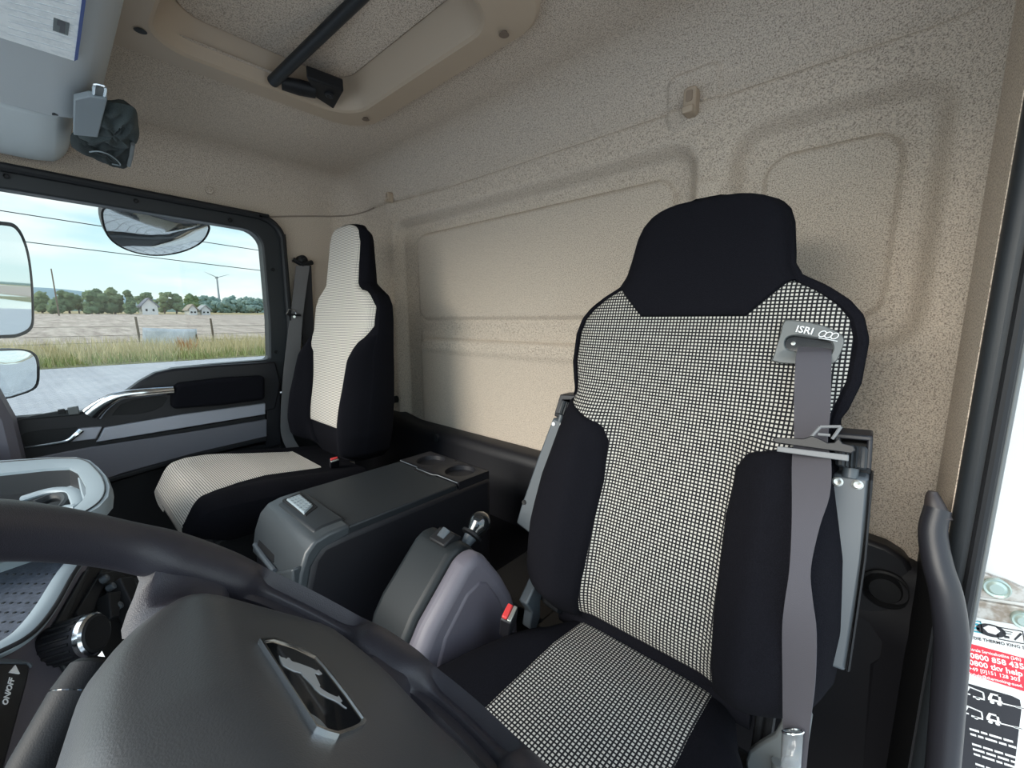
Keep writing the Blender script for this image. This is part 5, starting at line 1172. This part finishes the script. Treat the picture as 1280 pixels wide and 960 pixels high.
tag(blades('rust_weed', 60, (rq.x-1.6, rq.x-0.9), (rq.y+0.1, rq.y+0.8), (0.6, 1.05), 0.02, M_g3, 0.3), 'rust brown dock weed standing in the dry grass', 'weed')

# fence posts, wires and the white banner
M_post = mat('weathered_wood', (0.16, 0.13, 0.10), 0.9)
FX = XG-6.5
def post(px, h, label):
    b_ = at(px, 430, 'x', FX); z0 = gz(FX); t_ = obj('fence_post', *tube([(FX, b_.y, z0), (FX, b_.y+0.02, z0+h*.5), (FX, b_.y-0.01, z0+h)], [0.06, 0.055, 0.05], 8), M_post)
    t_['label'] = label; t_['category'] = 'post'; return t_, b_.y, z0+h
hp1 = at(174, 396, 'x', FX).z-gz(FX); hp2 = at(266, 398, 'x', FX).z-gz(FX)
_, ya, za = post(174.5, hp1, 'wooden fence post at the left end of the white banner'); _, yb, zb_ = post(267, hp2, 'wooden fence post standing alone right of the white banner')
post(246, (at(246, 411, 'x', FX).z-gz(FX)), 'short fence post at the right end of the white banner')
wr_ = []
for dz in (0.0, -0.45, -0.8):
    z = at(210, 408, 'x', FX).z+dz; wr_.append(tube([(FX, -16, z), (FX, ya, z+.02), (FX, yb, z), (FX, 30, z)], 0.010, 5))
tag(obj('fence_wire', *merge(*wr_), M_post), 'thin fence wires strung between the wooden posts', 'wire')['kind'] = 'stuff'
p1, p2 = at(178, 409.5, 'x', FX+.05), at(246, 411, 'x', FX+.05); p3, p4 = at(246, 437, 'x', FX+.05), at(178, 440, 'x', FX+.05)
V = []; 
for j in range(7):
    for i in range(14):
        u, v = i/13, j/6; p = p1.lerp(p2, u).lerp(p4.lerp(p3, u), v); V.append(p+Vector((0.05*math.sin(9*u+3*v), 0, -0.03*math.sin(PI*u)*(1-v))))
o = obj('banner', V, grid_faces(14, 7), mat('banner_cloth', (0.70, 0.74, 0.78), 0.7, speck=(0.58, 0.63, 0.68), sscale=4), solid=0.01); tag(o, 'white faded banner hanging on the field fence in the dry grass', 'banner')

# trees: noise-displaced clumped crowns with trunks
TM = [mat('leaf_a', (0.15, 0.22, 0.11), 0.9, speck=(0.09, 0.15, 0.08), sscale=0.9), mat('leaf_b', (0.21, 0.28, 0.14), 0.9, speck=(0.13, 0.19, 0.10), sscale=0.9), mat('leaf_far', (0.27, 0.38, 0.34), 0.95, speck=(0.20, 0.30, 0.27), sscale=0.5)]  # distance haze is mixed into the leaf colours, most in the far one
M_trunk = mat('bark', (0.10, 0.08, 0.06), 0.95)
_ico = bmesh.new(); bmesh.ops.create_icosphere(_ico, subdivisions=3, radius=1); ICOV = [v.co.copy() for v in _ico.verts]; ICOF = [tuple(v.index for v in f.verts) for f in _ico.faces]; _ico.free()
from mathutils import noise as mn
def crown(c, R, H, seed, n=16):
    rnd = random.Random(seed); parts = []
    for k in range(n):
        a_ = rnd.uniform(0, 2*PI); rr = R*rnd.uniform(0.0, 0.9)*(1.1-0.55*k/n); z = H*(0.12+0.70*k/n); s = R*rnd.uniform(0.26, 0.46)*(1.25-0.6*z/H)
        cc = Vector((c[0]+rr*math.cos(a_), c[1]+rr*math.sin(a_), c[2]+z)); V = []
        for v in ICOV: d = 1+0.55*mn.noise(v*2.3+Vector((seed*3.1+k, 0, 0)))+0.45*mn.noise(v*5+Vector((k, seed, 0))); V.append(cc+Vector((v.x*s*d, v.y*s*d, v.z*s*d*0.9)))
        parts.append((V, ICOF))
    return merge(*parts)
def tree(px, ptop, dist, kind, label, wpx, group, cat='tree'):
    d = ray(px, 384); s = -dist/d.x; x, y = -dist, d.y*s; z0 = gz(x); top = at(px, ptop, 'x', x); H = top.z-z0; R = wpx/515*(Vector((x, y, 0)).dot(_f))*0.55
    t_ = thing('tree' if cat == 'tree' else 'bush', (x, y, z0), label, cat, group)
    seed = int(px*7+dist) % 997
    obj('crown', *crown((x, y, z0+H*.08), R, H*.98, seed), TM[kind], t_, angle=180)
    obj('trunk', *tube([(x, y, z0-.2), (x+.05*R, y, z0+H*.35), (x, y, z0+H*.6)], [R*.09, R*.07, R*.03], 8), M_trunk, t_)
TR = [(-14, 366, 200, 1, 26, 'tree seen at the far left edge of the passenger window'), (20, 364, 205, 0, 24, 'dark tree in the line just right of the upper wing mirror'), (52, 363, 200, 1, 22, 'rounded tree left of the utility pole on the field edge'),
      (86, 362, 195, 0, 24, 'dark bushy tree just right of the utility pole'), (98, 366, 200, 1, 16, 'small light tree at the gap in the tree line'), (122, 359, 185, 0, 28, 'left one of the two tallest dark trees beyond the field'), (143, 358, 188, 1, 26, 'right one of the two tallest trees beyond the field'),
      (163, 360, 185, 0, 18, 'narrow tree just left of the white house'), (184, 364, 215, 0, 22, 'tree behind the white house'), (205, 363, 205, 1, 18, 'tree just right of the white house'), (220, 364, 205, 0, 20, 'dark tree between the two houses'), (240, 366, 215, 1, 20, 'tree behind the low far house')]
for px, tp_, ds_, k, w_px, lb in TR: tree(px, tp_, ds_, k, lb, w_px, 'trees beyond the field')
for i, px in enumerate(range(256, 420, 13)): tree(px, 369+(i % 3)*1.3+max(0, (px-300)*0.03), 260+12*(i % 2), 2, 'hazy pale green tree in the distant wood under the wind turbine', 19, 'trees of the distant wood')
for px, tp_, w_ , lb in ((163, 375, 12, 'round bush left of the white house'), (233, 378, 10, 'dark bush in front of the low far house'), (72, 376, 14, 'low bush at the foot of the utility pole'), (110, 376, 16, 'low dark bush below the tallest trees')):
    tree(px, tp_, 178, 0, lb, w_, 'bushes at the field edge', 'bush')
# hedge line closing the horizon
V, F = [], []
hx = -300
rnd = random.Random(5); n_ = 500
ys_ = np.linspace(-260, 1600, n_); 
for y in ys_:
    h = 5.5+2.2*mn.noise(Vector((y*0.05, 0, 0)))+1.2*mn.noise(Vector((y*0.3, 3, 0)))
    for (dx, zz) in ((6, -1), (5, h*.7), (1, h), (-6, h*.9), (-8, -1)): V.append((hx+dx+mn.noise(Vector((y, dx, zz)))*1.5, y, gz(hx)+zz))
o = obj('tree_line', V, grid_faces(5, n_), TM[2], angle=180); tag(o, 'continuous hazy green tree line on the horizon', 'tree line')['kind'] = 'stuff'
# hill
V = []; hx = -1500; ys_ = np.linspace(-900, 900, 60)
for y in ys_:
    b_ = pyz = 0
    h = 38*math.exp(-((y+20)/170)**2)+14*math.exp(-((y-260)/200)**2)+16
    for dx, zz in ((60, -30), (0, h*.85), (-80, h), (-300, -30)): V.append((hx+dx, y, gz(-420)+zz+ (1080*0.018)))
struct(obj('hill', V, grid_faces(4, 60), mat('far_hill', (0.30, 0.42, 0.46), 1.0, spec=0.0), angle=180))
# houses
def house(px, py0, ptop, wpx, dist, label, roof):
    d = ray(px, py0); s = -dist/d.x; x, y = -dist, d.y*s; z0 = gz(x); k = (Vector((x, y, 0)).dot(_f))/515; wd = wpx*k; H = at(px, ptop, 'x', x).z-z0
    t_ = thing('house', (x, y, z0), label, 'house')
    gp_ = [(y-wd/2, z0), (y+wd/2, z0), (y+wd/2, z0+H*.5), (y, z0+H*.93), (y-wd/2, z0+H*.5)]
    obj('wall', *prism_x(gp_, x-7, x), M_white, t_, smooth=False)
    rf_ = [(y-wd/2-.5, z0+H*.42), (y, z0+H*.93), (y+wd/2+.5, z0+H*.42), (y+wd/2+.5, z0+H*.5), (y, z0+H), (y-wd/2-.5, z0+H*.5)]
    obj('roof', *prism_x(rf_, x-7.4, x+.5), roof, t_, smooth=False)
    for q in (-.22, .22): obj('window', *box((x, y+wd*q-.25, z0+H*.2), (x+.06, y+wd*q+.25, z0+H*.34)), M_slate, t_, smooth=False)
house(187, 383, 372, 15, 176, 'white house with dark roof among the trees beyond the field', mat('roof_grey', (0.20, 0.22, 0.26), 0.8))
house(241, 385, 380, 8, 168, 'small low house right of the white house', mat('roof_tan', (0.36, 0.32, 0.26), 0.8))
house(257, 386, 381, 9, 172, 'pale shed at the right end of the house row', mat('roof_light', (0.42, 0.44, 0.44), 0.8))
# utility pole and power lines
pp_ = at(68, 360, 'x', -150); zt_p = at(66.5, 336, 'x', -150).z
o = obj('utility_pole', *tube([(-150, pp_.y, gz(-150)), (-150, pp_.y, zt_p)], [0.16, 0.12], 8), M_post); tag(o, 'slim wooden utility pole on the far field edge', 'pole')
def wire(pa, pb, x, label):
    a_, b_ = at(*pa, 'x', x), at(*pb, 'x', x); d = b_-a_; e0, e1 = a_-d*1.2, b_+d*2.2; P_ = [e0.lerp(e1, k/24) for k in range(25)]
    o = obj('power_line', *tube([p+Vector((0, 0, -0.1*math.sin(PI*k/24))) for k, p in enumerate(P_)], 0.022, 6), M_rubber); tag(o, label, 'cable', 'power lines over the field'); return e0, e1
w1_ = wire((0, 261), (331, 312), -30, 'upper power line crossing the sky behind the kerb mirror'); w2_ = wire((30, 300), (333, 337), -30, 'lower power line crossing the sky below the kerb mirror')
for k, lb in ((0, 'power line pole beyond the left end of the cables'), (1, 'power line pole beyond the right end of the cables')):
    a_, b_ = w1_[k], w2_[k]; pz = max(a_.z, b_.z)+.4
    t_ = thing('line_pole', (-30, (a_.y+b_.y)/2, gz(-30)), lb, 'pole')
    obj('pole', *tube([(-30, (a_.y+b_.y)/2, gz(-30)), (-30, (a_.y+b_.y)/2, pz)], 0.16, 10), M_post, t_)
    for q in (a_, b_): obj('cross_arm', *tube([(-30, (a_.y+b_.y)/2, q.z), (-30, q.y, q.z)], 0.05, 6), M_post, t_)
# wind turbine
tx = -700; hub = at(271, 347, 'x', tx); k = Vector((tx, hub.y, 0)).dot(_f)/515
t_ = thing('wind_turbine', (tx, hub.y, gz(tx)), 'distant white three bladed wind turbine above the tree line', 'wind turbine')
M_tur = mat('turbine_grey', (0.30, 0.36, 0.42), 0.6)
obj('tower', *tube([(tx, hub.y, gz(tx)-0.1), (tx, hub.y, hub.z)], [1.5, 0.9], 12), M_tur, t_)
obj('nacelle', *tube([(tx-4, hub.y, hub.z), (tx+2.5, hub.y, hub.z)], 1.4, 10), M_tur, t_)
for an in (155, 20, 272):
    a_ = math.radians(an); L_ = 14*k*1.0
    obj('blade', *tube([(tx+2, hub.y, hub.z), (tx+2, hub.y+math.cos(a_)*L_*.3, hub.z+math.sin(a_)*L_*.3), (tx+2, hub.y+math.cos(a_)*L_, hub.z+math.sin(a_)*L_)], [0.9, 1.1, 0.25], 8, flat=0.4), M_tur, t_)
